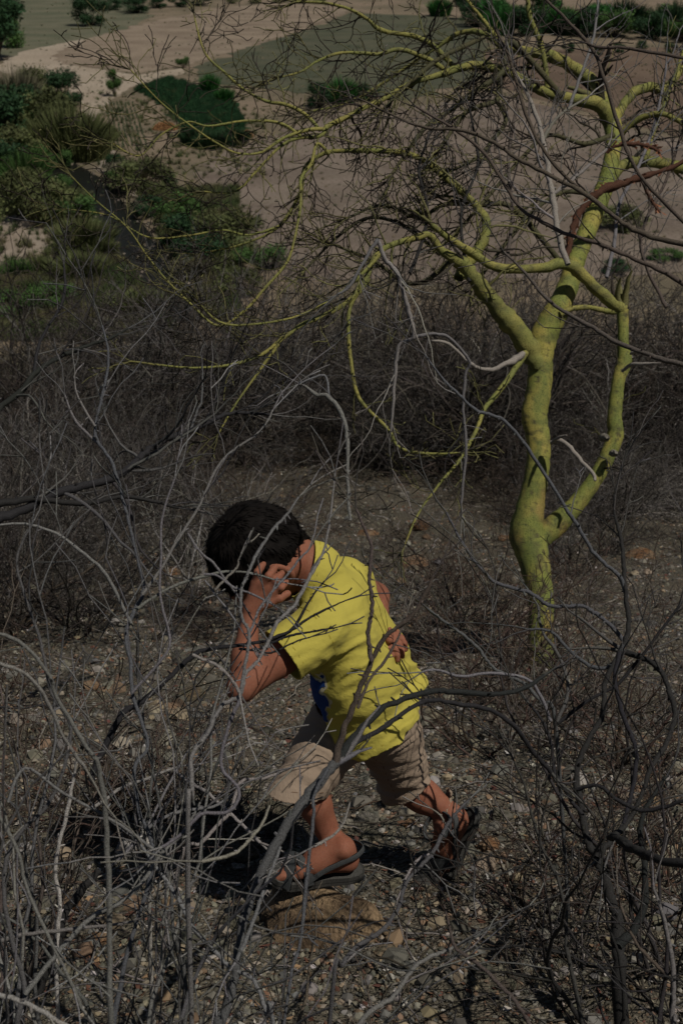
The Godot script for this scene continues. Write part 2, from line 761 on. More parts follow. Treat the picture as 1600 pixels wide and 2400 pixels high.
# ---------------------------------------------------------------- ground
func ground_tone(x: float, z: float) -> Color:
	var r := -z
	var a := noise.get_noise_2d(x * 30.0, z * 30.0)
	var gravel := Color(0.126, 0.120, 0.098).lerp(Color(0.165, 0.148, 0.120), clampf(0.5 + a, 0.0, 1.0))
	if r < 11.0:
		return gravel
	var brown := Color(0.080, 0.068, 0.055).lerp(Color(0.12, 0.100, 0.078), clampf(0.5 + a * 1.5, 0.0, 1.0))
	if r < 90.0:
		return gravel.lerp(brown, clampf((r - 11.0) / 2.0, 0.0, 1.0))
	var b := noise.get_noise_2d(x * 1.2, z * 1.2)
	var sandy := Color(0.26, 0.215, 0.165).lerp(Color(0.17, 0.15, 0.11), clampf(0.5 + b * 1.6, 0.0, 1.0))
	var c := brown.lerp(Color(0.075, 0.085, 0.045), clampf((r - 85.0) / 12.0, 0.0, 1.0))
	return c.lerp(sandy, clampf((r - 104.0) / 8.0, 0.0, 1.0))


func build_ground() -> void:
	var rows := PackedFloat32Array()
	var r := -14.0
	while r < 3500.0:
		rows.append(r)
		r += 0.6 if r < 0.5 else maxf(0.045, (r - 1.0) * 0.012)
	var nx := 240
	var v := PackedVector3Array()
	var c := PackedColorArray()
	var ix := PackedInt32Array()
	for q in rows:
		var half := 9.0 + maxf(q, 0.0) * 0.75
		for i in nx:
			var u := 2.0 * i / (nx - 1) - 1.0
			var x := signf(u) * pow(absf(u), 1.7) * half
			v.append(Vector3(x, height(x, -q), -q))
			c.append(ground_tone(x, -q))
	for j in rows.size() - 1:
		for i in nx - 1:
			var a := j * nx + i
			ix.append(a); ix.append(a + nx); ix.append(a + 1)
			ix.append(a + 1); ix.append(a + nx); ix.append(a + nx + 1)
	var g := part("ground", mesh_from(v, ix, PackedVector3Array(), c), M.ground, self, "structure")
	tag(g, "stony hillside falling away to the flat valley floor", "ground")


# ---------------------------------------------------------------- valley: fields, river, banks
func sheet(called: String, outline: String, lift: float, col: Color, col2: Color, label: String, wob := 1.2) -> void:
	var poly := PackedVector2Array()
	var rows := outline.split(" ", false)
	var corners := PackedVector2Array()
	for s in rows:
		var f := s.split_floats(",")
		var p := ground_at(f[0], f[1])
		corners.append(Vector2(p.x, p.z))
	for i in corners.size():
		var a := corners[i]
		var b := corners[(i + 1) % corners.size()]
		var n := maxi(2, int(a.distance_to(b) / 2.5))
		for k in n:
			var p := a.lerp(b, float(k) / n)
			p += Vector2(noise.get_noise_2d(p.x * 5.0, p.y * 5.0), noise.get_noise_2d(p.x * 5.0 + 300.0, p.y * 5.0)) * wob * 2.2
			poly.append(p)
	# inner points, so that tones can differ across the sheet
	var lo := poly[0]
	var hi := poly[0]
	for p in poly:
		lo = lo.min(p)
		hi = hi.max(p)
	var pts := PackedVector2Array(poly)
	var step := maxf(1.6, (hi.x - lo.x) / 60.0)
	var y := lo.y
	while y < hi.y:
		var x := lo.x
		while x < hi.x:
			var p := Vector2(x + rng.randf() * step * 0.6, y + rng.randf() * step * 0.6)
			if Geometry2D.is_point_in_polygon(p, poly):
				pts.append(p)
			x += step
		y += step * 1.5
	var tr := Geometry2D.triangulate_delaunay(pts)
	var v := PackedVector3Array()
	var c := PackedColorArray()
	var ix := PackedInt32Array()
	for p in pts:
		v.append(Vector3(p.x, height(p.x, p.y) + lift, p.y))
		var t := clampf(0.5 + 1.3 * noise.get_noise_2d(p.x * 1.3 + p.y * 0.9, p.y * 2.0 - p.x * 0.5), 0.0, 1.0)
		c.append(col.lerp(col2, t))
	for i in range(0, tr.size(), 3):
		var m := (pts[tr[i]] + pts[tr[i + 1]] + pts[tr[i + 2]]) / 3.0
		if not Geometry2D.is_point_in_polygon(m, poly):
			continue
		var up := (pts[tr[i + 1]] - pts[tr[i]]).cross(pts[tr[i + 2]] - pts[tr[i]]) > 0.0
		ix.append(tr[i])
		ix.append(tr[i + 1] if up else tr[i + 2])
		ix.append(tr[i + 2] if up else tr[i + 1])
	var o := part(called, mesh_from(v, ix, PackedVector3Array(), c), M.soil, self, "structure")
	tag(o, label, "field")


var leafy := {}


# a bush or small tree of many leaf-sized faces on real stems
func leafy_mesh(shape: String, col: Color, seed_: int) -> Array:
	rng.seed = seed_
	var s := Soup.new()
	var w := Soup.new()
	var lumps := []
	var many := 7
	if shape == "tall":
		for i in 9:
			var y := lerpf(0.12, 0.92, i / 8.0)
			lumps.append([Vector3(rng.randf_range(-0.1, 0.1), y, rng.randf_range(-0.1, 0.1)), 0.20 * (1.15 - y) + 0.05])
	elif shape == "tree":
		for i in 11:
			var d := any_dir()
			lumps.append([Vector3(d.x * 0.27, 0.62 + d.y * 0.24, d.z * 0.27), rng.randf_range(0.12, 0.2)])
	else:
		for i in 10:
			var d := any_dir()
			lumps.append([Vector3(d.x * 0.36, 0.40 + d.y * 0.28, d.z * 0.36), rng.randf_range(0.13, 0.24)])
	if shape != "reed":
		for l in lumps:
			var base := Vector3(0, 0.0, 0)
			var mid: Vector3 = (l[0] as Vector3) * 0.5 + Vector3(0, 0.05, 0)
			w.tube(PackedVector3Array([base, mid, l[0]]), PackedFloat32Array([0.018, 0.012, 0.005]), 4, Color(0.10, 0.08, 0.06))
			var lump_tone := rng.randf_range(0.6, 1.35)
			for i in 430:
				var d := any_dir()
				var rr: float = l[1] * pow(rng.randf(), 0.4) * rng.randf_range(0.7, 1.25)
				var p: Vector3 = l[0] + Vector3(d.x, d.y * 0.85, d.z) * rr
				if p.y < 0.0:
					continue
				var e := any_dir()
				var f := d.cross(e).normalized()
				e = (d * 0.5 + e).normalized()
				var sz := rng.randf_range(0.012, 0.032)
				var cc := tone(col, 0.35)
				cc = Color(cc.r * lump_tone, cc.g * lump_tone, cc.b * lump_tone)
				s.tri(p - f * sz * 0.5, p + e * sz * 1.5, p + f * sz * 0.5, cc)
				s.tri(p + e * sz * 0.4, p + e * sz * 1.9 + f * sz * 0.5, p + e * sz * 0.9 + f * sz, cc)
	else:
		for i in 1300:
			var g := rng.randf() * TAU
			var q := sqrt(rng.randf()) * 0.42
			var p := Vector3(cos(g) * q, 0, sin(g) * q)
			var h := rng.randf_range(0.45, 1.0) * (1.15 - q)
			var lean := Vector3(p.x * 0.6 + rng.randf_range(-0.12, 0.12), 1.0, p.z * 0.6 + rng.randf_range(-0.12, 0.12)).normalized()
			var side := any_dir().cross(lean).normalized() * 0.011
			var cc := tone(col, 0.4)
			var mid := p + lean * h * 0.6
			var tip := p + lean * h + Vector3(p.x, -0.05, p.z) * 0.3
			s.quad(p - side, mid - side, mid + side, p + side, cc)
			s.tri(mid - side, tip, mid + side, cc)
		for i in 20:
			var g := rng.randf() * TAU
			w.tube(PackedVector3Array([Vector3(cos(g) * 0.2, 0, sin(g) * 0.2), Vector3(cos(g) * 0.3, 0.7, sin(g) * 0.3)]), PackedFloat32Array([0.008, 0.004]), 3, Color(0.16, 0.14, 0.09))
	return [s.mesh(), w.mesh()]


func plant(shape: String, shade: String, x: float, y: float, hpx: float, wide: float, called: String, label: String, category: String, group := "") -> void:
	var key := shape + shade
	if not leafy.has(key):
		var cols := {"dark": Color(0.020, 0.048, 0.020), "mid": Color(0.050, 0.100, 0.028), "olive": Color(0.085, 0.100, 0.040), "dusty": Color(0.135, 0.130, 0.085), "bright": Color(0.03, 0.11, 0.025)}
		var keep := rng.state
		leafy[key] = leafy_mesh(shape, cols[shade], key.hash())
		rng.state = keep
	var p := ground_at(x, y)
	var h := hpx * depth_of(p) / lens_f
	var o := thing(called, p - Vector3(0, 0.04 * h, 0), label, category, group)
	part("foliage", leafy[key][0], M.leaf, o)
	part("stems", leafy[key][1], M.wood, o)
	o.scale = Vector3(h * wide, h, h * wide)
	o.rotation.y = rng.randf() * TAU


func build_valley() -> void:
	sheet("field", "-60,118 -60,-6 330,-6 352,40 300,66 190,98 110,128 40,135", 0.02, Color(0.105, 0.115, 0.075), Color(0.15, 0.15, 0.105), "grey green stubble field in the far corner beyond the tan field")
	sheet("field", "205,92 350,52 500,20 640,8 800,14 815,28 700,72 560,118 440,152 320,172 150,150 120,128", 0.05, Color(0.205, 0.168, 0.128), Color(0.28, 0.232, 0.18), "bare tan ploughed field above the river bend")
	sheet("field", "820,30 1080,42 1150,110 1120,190 960,235 760,225 600,205 470,190 450,158 600,108 720,70", 0.05, Color(0.070, 0.080, 0.052), Color(0.100, 0.104, 0.070), "dark grey green sown field behind the bare tree")
	sheet("field", "1020,-6 1640,-6 1640,40 1200,52 1060,36", 0.05, Color(0.20, 0.165, 0.12), Color(0.25, 0.20, 0.15), "pale strip of soil beyond the far row of trees")
	sheet("field", "1140,120 1640,110 1640,330 1500,300 1150,200", 0.05, Color(0.125, 0.092, 0.070), Color(0.16, 0.12, 0.09), "brown furrowed field under the far row of trees", 0.8)
	sheet("field", "480,372 640,318 800,262 1000,246 1150,214 1460,300 1640,340 1640,640 1100,660 700,660 560,560 470,470", 0.05, Color(0.150, 0.124, 0.102), Color(0.212, 0.180, 0.150), "wide bare brown field behind the green barked tree")
	sheet("field", "312,210 395,182 470,205 540,232 575,290 560,340 500,352 440,345 425,290 380,245", 0.06, Color(0.016, 0.045, 0.018), Color(0.024, 0.062, 0.024), "small plot of dense green crop beside the river", 1.4)
	sheet("track", "-20,160 60,118 200,92 210,110 150,150 320,176 430,160 440,172 390,182 310,206 260,236 235,270 215,300 190,240 150,190 60,190", 0.03, Color(0.33, 0.285, 0.225), Color(0.39, 0.34, 0.275), "pale sandy strip round the edge of the tan field", 0.8)
	sheet("gravel_bank", "-30,515 40,500 95,540 160,575 150,620 60,640 -30,630", 0.04, Color(0.25, 0.21, 0.17), Color(0.32, 0.28, 0.23), "bare pale gravel bank left of the river", 0.6)
	sheet("gravel_bank", "225,330 262,350 300,400 330,440 318,462 265,430 232,400", 0.04, Color(0.26, 0.22, 0.185), Color(0.33, 0.29, 0.25), "pale stony bank right of the river bend", 0.5)
	# the river
	var left := PackedVector3Array()
	var right := PackedVector3Array()
	var lt := traced("20,300 55,350 85,400 140,445 185,490 225,540 285,610 330,670 400,760", 1, 1)
	for row in [["10,300", "62,302"], ["52,350", "112,345"], ["88,395", "185,388"], ["135,440", "250,425"], ["180,488", "292,478"], ["222,538", "335,525"], ["275,600", "380,585"], ["330,665", "430,650"], ["400,760", "510,745"]]:
		var a: PackedFloat64Array = row[0].split_floats(",")
		var b: PackedFloat64Array = row[1].split_floats(",")
		left.append(ground_at(a[0], a[1]))
		right.append(ground_at(b[0], b[1]))
	var v := PackedVector3Array()
	var ix := PackedInt32Array()
	for i in left.size():
		var m := (left[i].y + right[i].y) * 0.5 + 0.06
		v.append(Vector3(left[i].x, m, left[i].z))
		v.append(Vector3(right[i].x, m, right[i].z))
		if i > 0:
			var q := i * 2
			ix.append_array(PackedInt32Array([q - 2, q - 1, q, q - 1, q + 1, q]))
	tag(part("river", mesh_from(v, ix), M.water, self, "structure"), "narrow dark river winding between green banks", "river")
	# stones along the waterline
	var stones := MultiMesh.new()
	stones.transform_format = MultiMesh.TRANSFORM_3D
	stones.use_colors = true
	stones.mesh = flake(91)
	stones.instance_count = 800
	for i in 800:
		var k := rng.randf() * (left.size() - 1.001)
		var e := left if rng.randf() < 0.72 else right
		var p := e[int(k)].lerp(e[int(k) + 1], k - int(k))
		p.x += rng.randfn(-0.5 if e == left else 0.5, 0.9)
		p.z += rng.randfn(0.0, 0.8)
		p.y = height(p.x, p.z) + 0.07
		stones.set_instance_transform(i, Transform3D(Basis(any_dir(), rng.randf() * TAU).scaled(Vector3.ONE * rng.randf_range(0.08, 0.26)), p))
		stones.set_instance_color(i, tone(Color(0.22, 0.19, 0.155), 0.5))
	var so := MultiMeshInstance3D.new()
	so.name = "river_stones"
	so.multimesh = stones
	so.material_override = M.flake
	add_child(so)
	tag(so, "pale stones along the edge of the river", "stones", "", "stuff")
	# grass tufts on the banks
	var tuft := Soup.new()
	for i in 26:
		var g := rng.randf() * TAU
		var p := Vector3(cos(g), 0, sin(g)) * rng.randf() * 0.35
		var tip := p * 1.9 + Vector3(0, rng.randf_range(0.4, 1.0), 0)
		var sd := Vector3(-sin(g), 0, cos(g)) * 0.035
		tuft.tri(p - sd, tip, p + sd, Color(1, 1, 1))
	var gm := MultiMesh.new()
	gm.transform_format = MultiMesh.TRANSFORM_3D
	gm.use_colors = true
	gm.mesh = tuft.mesh()
	var spots := []
	for i in 12000:
		var x := rng.randf_range(-40, 560)
		var y := rng.randf_range(440, 800)
		if x > 250.0 + (y - 560.0) * 0.75 and x < 345.0 + (y - 525.0) * 0.75:
			continue
		if y < 560 and x > 180 and x < 380:
			continue
		if x < 165.0 and y > 508.0 and y < 632.0 and rng.randf() < 0.93:
			continue
		spots.append(Vector2(x, y))
	for i in 380:
		spots.append(Vector2(rng.randf_range(230, 620), rng.randf_range(215, 420)))
	gm.instance_count = spots.size()
	for i in spots.size():
		var p := ground_at(spots[i].x, spots[i].y)
		var b := 0.5 + noise.get_noise_2d(p.x * 3.0, p.z * 3.0)
		var sz := rng.randf_range(0.4, 1.15)
		gm.set_instance_transform(i, Transform3D(Basis(Vector3.UP, rng.randf() * TAU).scaled(Vector3(sz * 1.4, sz, sz * 1.4)), p))
		gm.set_instance_color(i, tone(Color(0.045, 0.075, 0.025).lerp(Color(0.12, 0.11, 0.06), clampf(b, 0, 1)), 0.4))
	var go := MultiMeshInstance3D.new()
	go.name = "bank_grass"
	go.multimesh = gm
	go.material_override = M.leaf
	add_child(go)
	tag(go, "green and straw coloured grass growing along the river banks", "grass", "", "stuff")
	# crop rows of the little vegetable plot
	var cm := MultiMesh.new()
	cm.transform_format = MultiMesh.TRANSFORM_3D
	cm.use_colors = true
	cm.mesh = gm.mesh
	cm.instance_count = 560
	var k := 0
	for row in 8:
		for j in 70:
			var t := j / 69.0
			var p := ground_at(lerpf(248 + row * 9.0, 268 + row * 11.0, t) + rng.randf_range(-2, 2), lerpf(240, 345, t))
			var sz := rng.randf_range(0.2, 0.5)
			cm.set_instance_transform(k, Transform3D(Basis(Vector3.UP, rng.randf() * TAU).scaled(Vector3.ONE * sz), p))
			cm.set_instance_color(k, tone(Color(0.03, 0.075, 0.03), 0.4))
			k += 1
	var co := MultiMeshInstance3D.new()
	co.name = "crop_rows"
	co.multimesh = cm
	co.material_override = M.leaf
	add_child(co)
	tag(co, "rows of young green plants on the bank beside the green plot", "crop", "", "stuff")
	var wm := MultiMesh.new()
	wm.transform_format = MultiMesh.TRANSFORM_3D
	wm.use_colors = true
	wm.mesh = gm.mesh
	wm.instance_count = 4200
	for i in 4200:
		var p := ground_at(rng.randf_range(-40, 1640), rng.randf_range(2, 640) if rng.randf() < 0.7 else rng.randf_range(150, 330))
		var sz := rng.randf_range(0.08, 0.32) * (1.0 + p.z * -0.002)
		wm.set_instance_transform(i, Transform3D(Basis(Vector3.UP, rng.randf() * TAU).scaled(Vector3(sz * 2.0, sz, sz * 2.0)), p + Vector3(0, 0.03, 0)))
		wm.set_instance_color(i, tone([Color(0.10, 0.105, 0.06), Color(0.20, 0.17, 0.11), Color(0.06, 0.08, 0.035)][i % 3], 0.4))
	var wo := MultiMeshInstance3D.new()
	wo.name = "field_weeds"
	wo.multimesh = wm
	wo.material_override = M.leaf
	add_child(wo)
	tag(wo, "sparse weeds and stubble scattered over the fields", "weeds", "", "stuff")
	# a low heap of orange brown cut brush
	var heap := Soup.new()
	for i in 900:
		var g := rng.randf() * TAU
		var q := sqrt(rng.randf())
		var p := Vector3(cos(g) * q * 1.9, (1.0 - q * q) * 1.1 * rng.randf_range(0.6, 1.0), sin(g) * q * 1.5)
		var d := (any_dir() + Vector3(0.4, 0.1, 0)).normalized()
		heap.tube(PackedVector3Array([p - d * 0.3, p + d * 0.3]), PackedFloat32Array([0.045, 0.02]), 3, tone(Color(0.26, 0.14, 0.065), 0.4))
	var hp := part("brush_heap", heap.mesh(), M.flake, self)
	hp.position = ground_at(388, 303)
	tag(hp, "low heap of orange brown cut brush beside the green plot", "brush heap")
	var hp2 := part("brush_heap", heap.mesh(), M.flake, self)
	hp2.position = ground_at(578, 322)
	hp2.scale = Vector3(0.55, 1.0, 0.55)
	tag(hp2, "small upright orange brown brush heap right of the green plot", "brush heap")

	plant("round", "dark", 216, 60, 90, 1.05, "field_tree", "broad dark tree at the corner of the tan field", "tree")
	plant("round", "dark", 320, 30, 52, 1.6, "field_tree", "low dark tree right of the broad dark field tree", "tree")
	for x in [262, 372, 420, 470]:
		plant("round", "dark", x, 24 - (x - 262) * 0.05, 34, 1.6, "hedge_bush", "dark bush in the hedge along the top of the tan field", "bush", "bushes of the hedge along the tan field")
	for x in [545, 600, 655, 700, 750]:
		plant("round", "olive", x, 8, 16, 2.2, "far_bush", "small far bush in the line along the tan field's far end", "bush", "far bushes beyond the tan field")
	plant("tall", "mid", 38, 112, 92, 1.1, "poplar_tree", "slender upright tree at the left edge above the river", "tree")
	plant("tree", "dark", -6, 140, 165, 1.08, "bank_tree", "dark tree half cut off by the left edge above the river", "tree")
	plant("round", "mid", 429, 159, 36, 0.95, "field_bush", "lone round bush at the corner of the tan field", "bush")
	plant("tree", "mid", 268, 226, 66, 0.75, "field_tree", "small lone tree on the sandy strip by the crop rows", "tree")
	plant("round", "dark", 152, 248, 113, 1.02, "bank_bush", "tall dark bush at the top of the left river bank", "bush")
	plant("round", "olive", 75, 235, 99, 1.08, "bank_bush", "olive bush beside the tall dark one on the river bank", "bush")
	plant("reed", "dusty", 40, 262, 118, 0.96, "reed_clump", "dusty grey reed clump behind the olive bank bush", "reeds")
	plant("round", "olive", 110, 330, 153, 1.14, "bank_bush", "large olive bush leaning over the dark river bend", "bush")
	plant("reed", "olive", 165, 365, 141, 1.20, "reed_clump", "olive reed clump hanging over the river bend", "reeds")
	plant("reed", "olive", 200, 372, 103, 1.20, "bank_bush", "olive bush at the water's edge right of the reeds", "bush")
	plant("round", "dark", 12, 340, 177, 0.96, "bank_bush", "dark bush at the left edge over the river", "bush")
	plant("round", "dark", -10, 440, 153, 1.20, "bank_bush", "dark bush low on the left edge of the near bank", "bush")
	plant("reed", "mid", 60, 440, 106, 1.08, "reed_clump", "green reed clump on the near bank at the left", "reeds")
	plant("round", "olive", 95, 520, 141, 1.26, "bank_bush", "olive green bush in the middle of the near bank", "bush")
	plant("reed", "olive", 200, 585, 94, 1.44, "bank_bush", "low olive bush at the water's edge of the near bank", "bush")
	plant("reed", "olive", 185, 650, 70, 1.80, "reed_clump", "bright green reed tuft on the near bank", "reeds")
	plant("reed", "olive", 330, 735, 70, 1.92, "reed_clump", "olive reed tuft on the stony bank near the thicket", "reeds")
	for q in [[8, 285, 90], [30, 330, 100], [95, 290, 80], [70, 385, 80], [140, 395, 60], [15, 415, 90], [55, 470, 100], [130, 455, 70], [170, 490, 60], [205, 560, 60], [240, 600, 50], [140, 610, 60], [95, 640, 50], [40, 650, 50]]:
		var pick := rng.randi() % 4
		plant(["reed", "round", "round", "reed"][pick], ["olive", "mid", "olive", "mid"][pick], q[0], q[1], q[2], rng.randf_range(1.0, 1.5), "bank_shrub", "low green growth filling the left bank between the larger bushes", "bush", "low growth of the left river bank")
	for q in [[250, 365, 46], [275, 405, 60], [305, 425, 60], [360, 470, 60], [345, 510, 66], [385, 545, 60], [420, 610, 66], [460, 560, 60], [510, 640, 66], [395, 440, 46], [450, 650, 60]]:
		var pick := rng.randi() % 4
		plant(["reed", "round", "round", "reed"][pick], ["olive", "olive", "dark", "dusty"][pick], q[0], q[1], q[2], rng.randf_range(1.0, 1.5), "bank_shrub", "low olive growth filling the right bank between the larger bushes", "bush", "low growth of the right river bank")
	for q in [[-80, 300, 120], [-140, 420, 130], [-70, 560, 120], [-220, 340, 130], [-260, 520, 120], [-160, 640, 110], [-340, 430, 130]]:
		plant(["round", "reed"][int(q[1] / 20) % 2], "olive", q[0], q[1], q[2], 1.3, "bank_shrub", "low green growth filling the left bank between the larger bushes", "bush", "low growth of the left river bank")
	plant("round", "dark", 60, 300, 130, 1.0, "bank_bush", "dark green bush between the reeds and the river's first bend", "bush")
	plant("round", "olive", 40, 380, 110, 1.3, "bank_bush", "broad olive bush on the far side of the river at the left", "bush")
	plant("round", "mid", 175, 520, 90, 1.2, "bank_bush", "small green bush overhanging the river's near side", "bush")
	plant("round", "mid", 120, 720, 80, 1.6, "bank_bush", "wide green bush just above the grey thicket", "bush")
	plant("round", "mid", 20, 740, 80, 1.6, "bank_bush", "wide green bush at the left edge above the thicket", "bush")
	plant("round", "olive", 560, 690, 80, 1.6, "bank_bush", "wide olive bush under the brown field's lower edge", "bush")
	plant("round", "olive", 250, 330, 50, 1.3, "bank_bush", "small olive bush on the bank under the crop rows", "bush")
	plant("round", "olive", 335, 452, 103, 1.56, "bank_bush", "wide olive bush on the right bank of the river", "bush")
	plant("round", "mid", 290, 440, 73, 1.20, "bank_bush", "green bush left of the wide one on the right bank", "bush")
	plant("round", "mid", 420, 530, 106, 1.14, "bank_bush", "green bush at the corner of the brown field", "bush")
	plant("round", "dark", 440, 585, 106, 1.44, "bank_bush", "dark bush below the corner of the brown field", "bush")
	plant("round", "olive", 540, 600, 141, 1.32, "bank_bush", "tall olive bush at the lower edge of the brown field", "bush")
	plant("round", "dark", 480, 625, 106, 1.56, "bank_bush", "dark bush left of the tall olive field edge bush", "bush")
	plant("round", "mid", 610, 630, 82, 1.56, "bank_bush", "green bush right of the tall olive field edge bush", "bush")
	plant("reed", "bright", 492, 216, 52, 0.8, "broad_leaved_plant", "bright green broad leaved plant on the edge of the green plot", "plant")
	plant("reed", "bright", 527, 240, 44, 0.9, "broad_leaved_plant", "second broad leaved plant below the bright one by the green plot", "plant")
	for p in [[545, 335], [500, 345], [462, 335]]:
		plant("reed", "dark", p[0], p[1], 44, 1.8, "crop_clump", "dense dark green clump along the low edge of the green plot", "crop", "clumps along the green plot")
	var plot := PackedVector2Array([Vector2(312, 210), Vector2(395, 182), Vector2(470, 205), Vector2(540, 232), Vector2(575, 290), Vector2(560, 340), Vector2(500, 352), Vector2(440, 345), Vector2(425, 290), Vector2(380, 245)])
	var dm := MultiMesh.new()
	dm.transform_format = MultiMesh.TRANSFORM_3D
	dm.use_colors = true
	dm.mesh = gm.mesh
	var inside := []
	while inside.size() < 3600:
		var p := Vector2(rng.randf_range(310, 576), rng.randf_range(180, 353))
		if Geometry2D.is_point_in_polygon(p, plot):
			inside.append(p)
	dm.instance_count = inside.size()
	for i in inside.size():
		var sz := rng.randf_range(0.5, 1.1)
		dm.set_instance_transform(i, Transform3D(Basis(Vector3.UP, rng.randf() * TAU).scaled(Vector3(sz * 1.3, sz, sz * 1.3)), ground_at(inside[i].x, inside[i].y)))
		dm.set_instance_color(i, tone(Color(0.016, 0.052, 0.02), 0.35))
	var plot_crop := MultiMeshInstance3D.new()
	plot_crop.name = "dense_crop"
	plot_crop.multimesh = dm
	plot_crop.material_override = M.leaf
	add_child(plot_crop)
	tag(plot_crop, "dense dark green crop standing on the small plot by the river", "crop", "", "stuff")
	# the belt of trees along the top right
	for i in 17:
		var x := 1120.0 + i * 31.0
		plant(["round", "tree", "round", "reed"][i % 4], ["dark", "dark", "mid", "bright"][(i * 3) % 4], x, 62.0 + 14.0 * sin(i * 2.1) + i * 1.2, 66.0 + 24.0 * sin(i * 1.3 + 1.0), 1.25, "belt_tree", "tree of the dark green belt along the top right", "tree", "trees of the dark green belt at the top right")
	plant("round", "dark", 745, 252, 74, 1.0, "field_bush", "dark bush between the green field and the brown field", "bush")
	plant("reed", "bright", 800, 240, 70, 1.0, "broad_leaved_plant", "large bright plant right of the dark bush between two fields", "plant")
	plant("round", "dark", 860, 236, 50, 1.3, "field_bush", "low dark bush right of the large bright plant between two fields", "bush")
	plant("reed", "bright", 1030, 38, 52, 1.0, "broad_leaved_plant", "bright leafy plant left in the far row of trees", "plant")
	plant("tree", "dark", 1085, 46, 60, 1.0, "far_tree", "first dark tree from the left in the far row", "tree")
	plant("reed", "bright", 1170, 82, 80, 0.9, "broad_leaved_plant", "tall bright leafy plant in the middle of the far row", "plant")
	plant("round", "dark", 1240, 84, 92, 1.0, "far_tree", "dark round tree behind the tall bright plant", "tree")
	plant("reed", "bright", 1300, 76, 70, 1.0, "broad_leaved_plant", "bright leafy plant right of the dark round tree", "plant")
	plant("round", "dark", 1360, 84, 84, 1.2, "far_tree", "wide dark tree in the right half of the far row", "tree")
	plant("round", "mid", 1440, 84, 64, 1.2, "far_tree", "green tree right of the wide dark far tree", "tree")
	plant("round", "dark", 1520, 92, 80, 1.1, "far_tree", "dark tree near the right end of the far row", "tree")
	plant("round", "mid", 1595, 98, 84, 1.1, "far_tree", "green tree at the right edge in the far row", "tree")
	for x in [1270, 1330, 1400, 1450, 1500, 1570]:
		plant("round", "dark", x, 118 + (x % 3) * 6, 30, 1.1, "far_bush", "small dark bush below the far row of trees", "bush", "small dark bushes below the far row")
	plant("round", "olive", 1450, 540, 80, 1.5, "field_bush", "dusty olive bush behind the upper trunk of the green tree", "bush")
	plant("round", "mid", 1560, 610, 36, 2.4, "field_bush", "low green bush at the right edge of the brown field", "bush")
	plant("round", "dark", 1440, 640, 40, 2.2, "field_bush", "low dark bush on the near edge of the brown field", "bush")


func flake(seed_: int) -> ArrayMesh:
	var keep := rng.state
	rng.seed = seed_
	var base := SphereMesh.new()
	base.radial_segments = 6
	base.rings = 2
	base.radius = 1.0
	base.height = 2.0
	var arr := base.get_mesh_arrays()
	var v: PackedVector3Array = arr[Mesh.ARRAY_VERTEX]
	var ix: PackedInt32Array = arr[Mesh.ARRAY_INDEX]
	var planes := []
	for i in 7:
		planes.append([any_dir(), rng.randf_range(0.45, 0.8)])
	var seen := {}
	for i in v.size():
		var p := v[i]
		var key := (p * 50.0).round()
		if not seen.has(key):
			p *= rng.randf_range(0.75, 1.25)
			for q in planes:
				var e: float = p.dot(q[0]) - q[1]
				if e > 0.0:
					p -= q[0] * e
			seen[key] = Vector3(p.x, p.y * 0.55, p.z * 0.8)
		v[i] = seen[key]
	var s := Soup.new()
	for i in range(0, ix.size(), 3):
		s.tri(v[ix[i]], v[ix[i + 1]], v[ix[i + 2]], Color.WHITE)
	rng.state = keep
	return s.mesh()


# ---------------------------------------------------------------- the green barked tree
const DK := 1600.0 / 1568.0


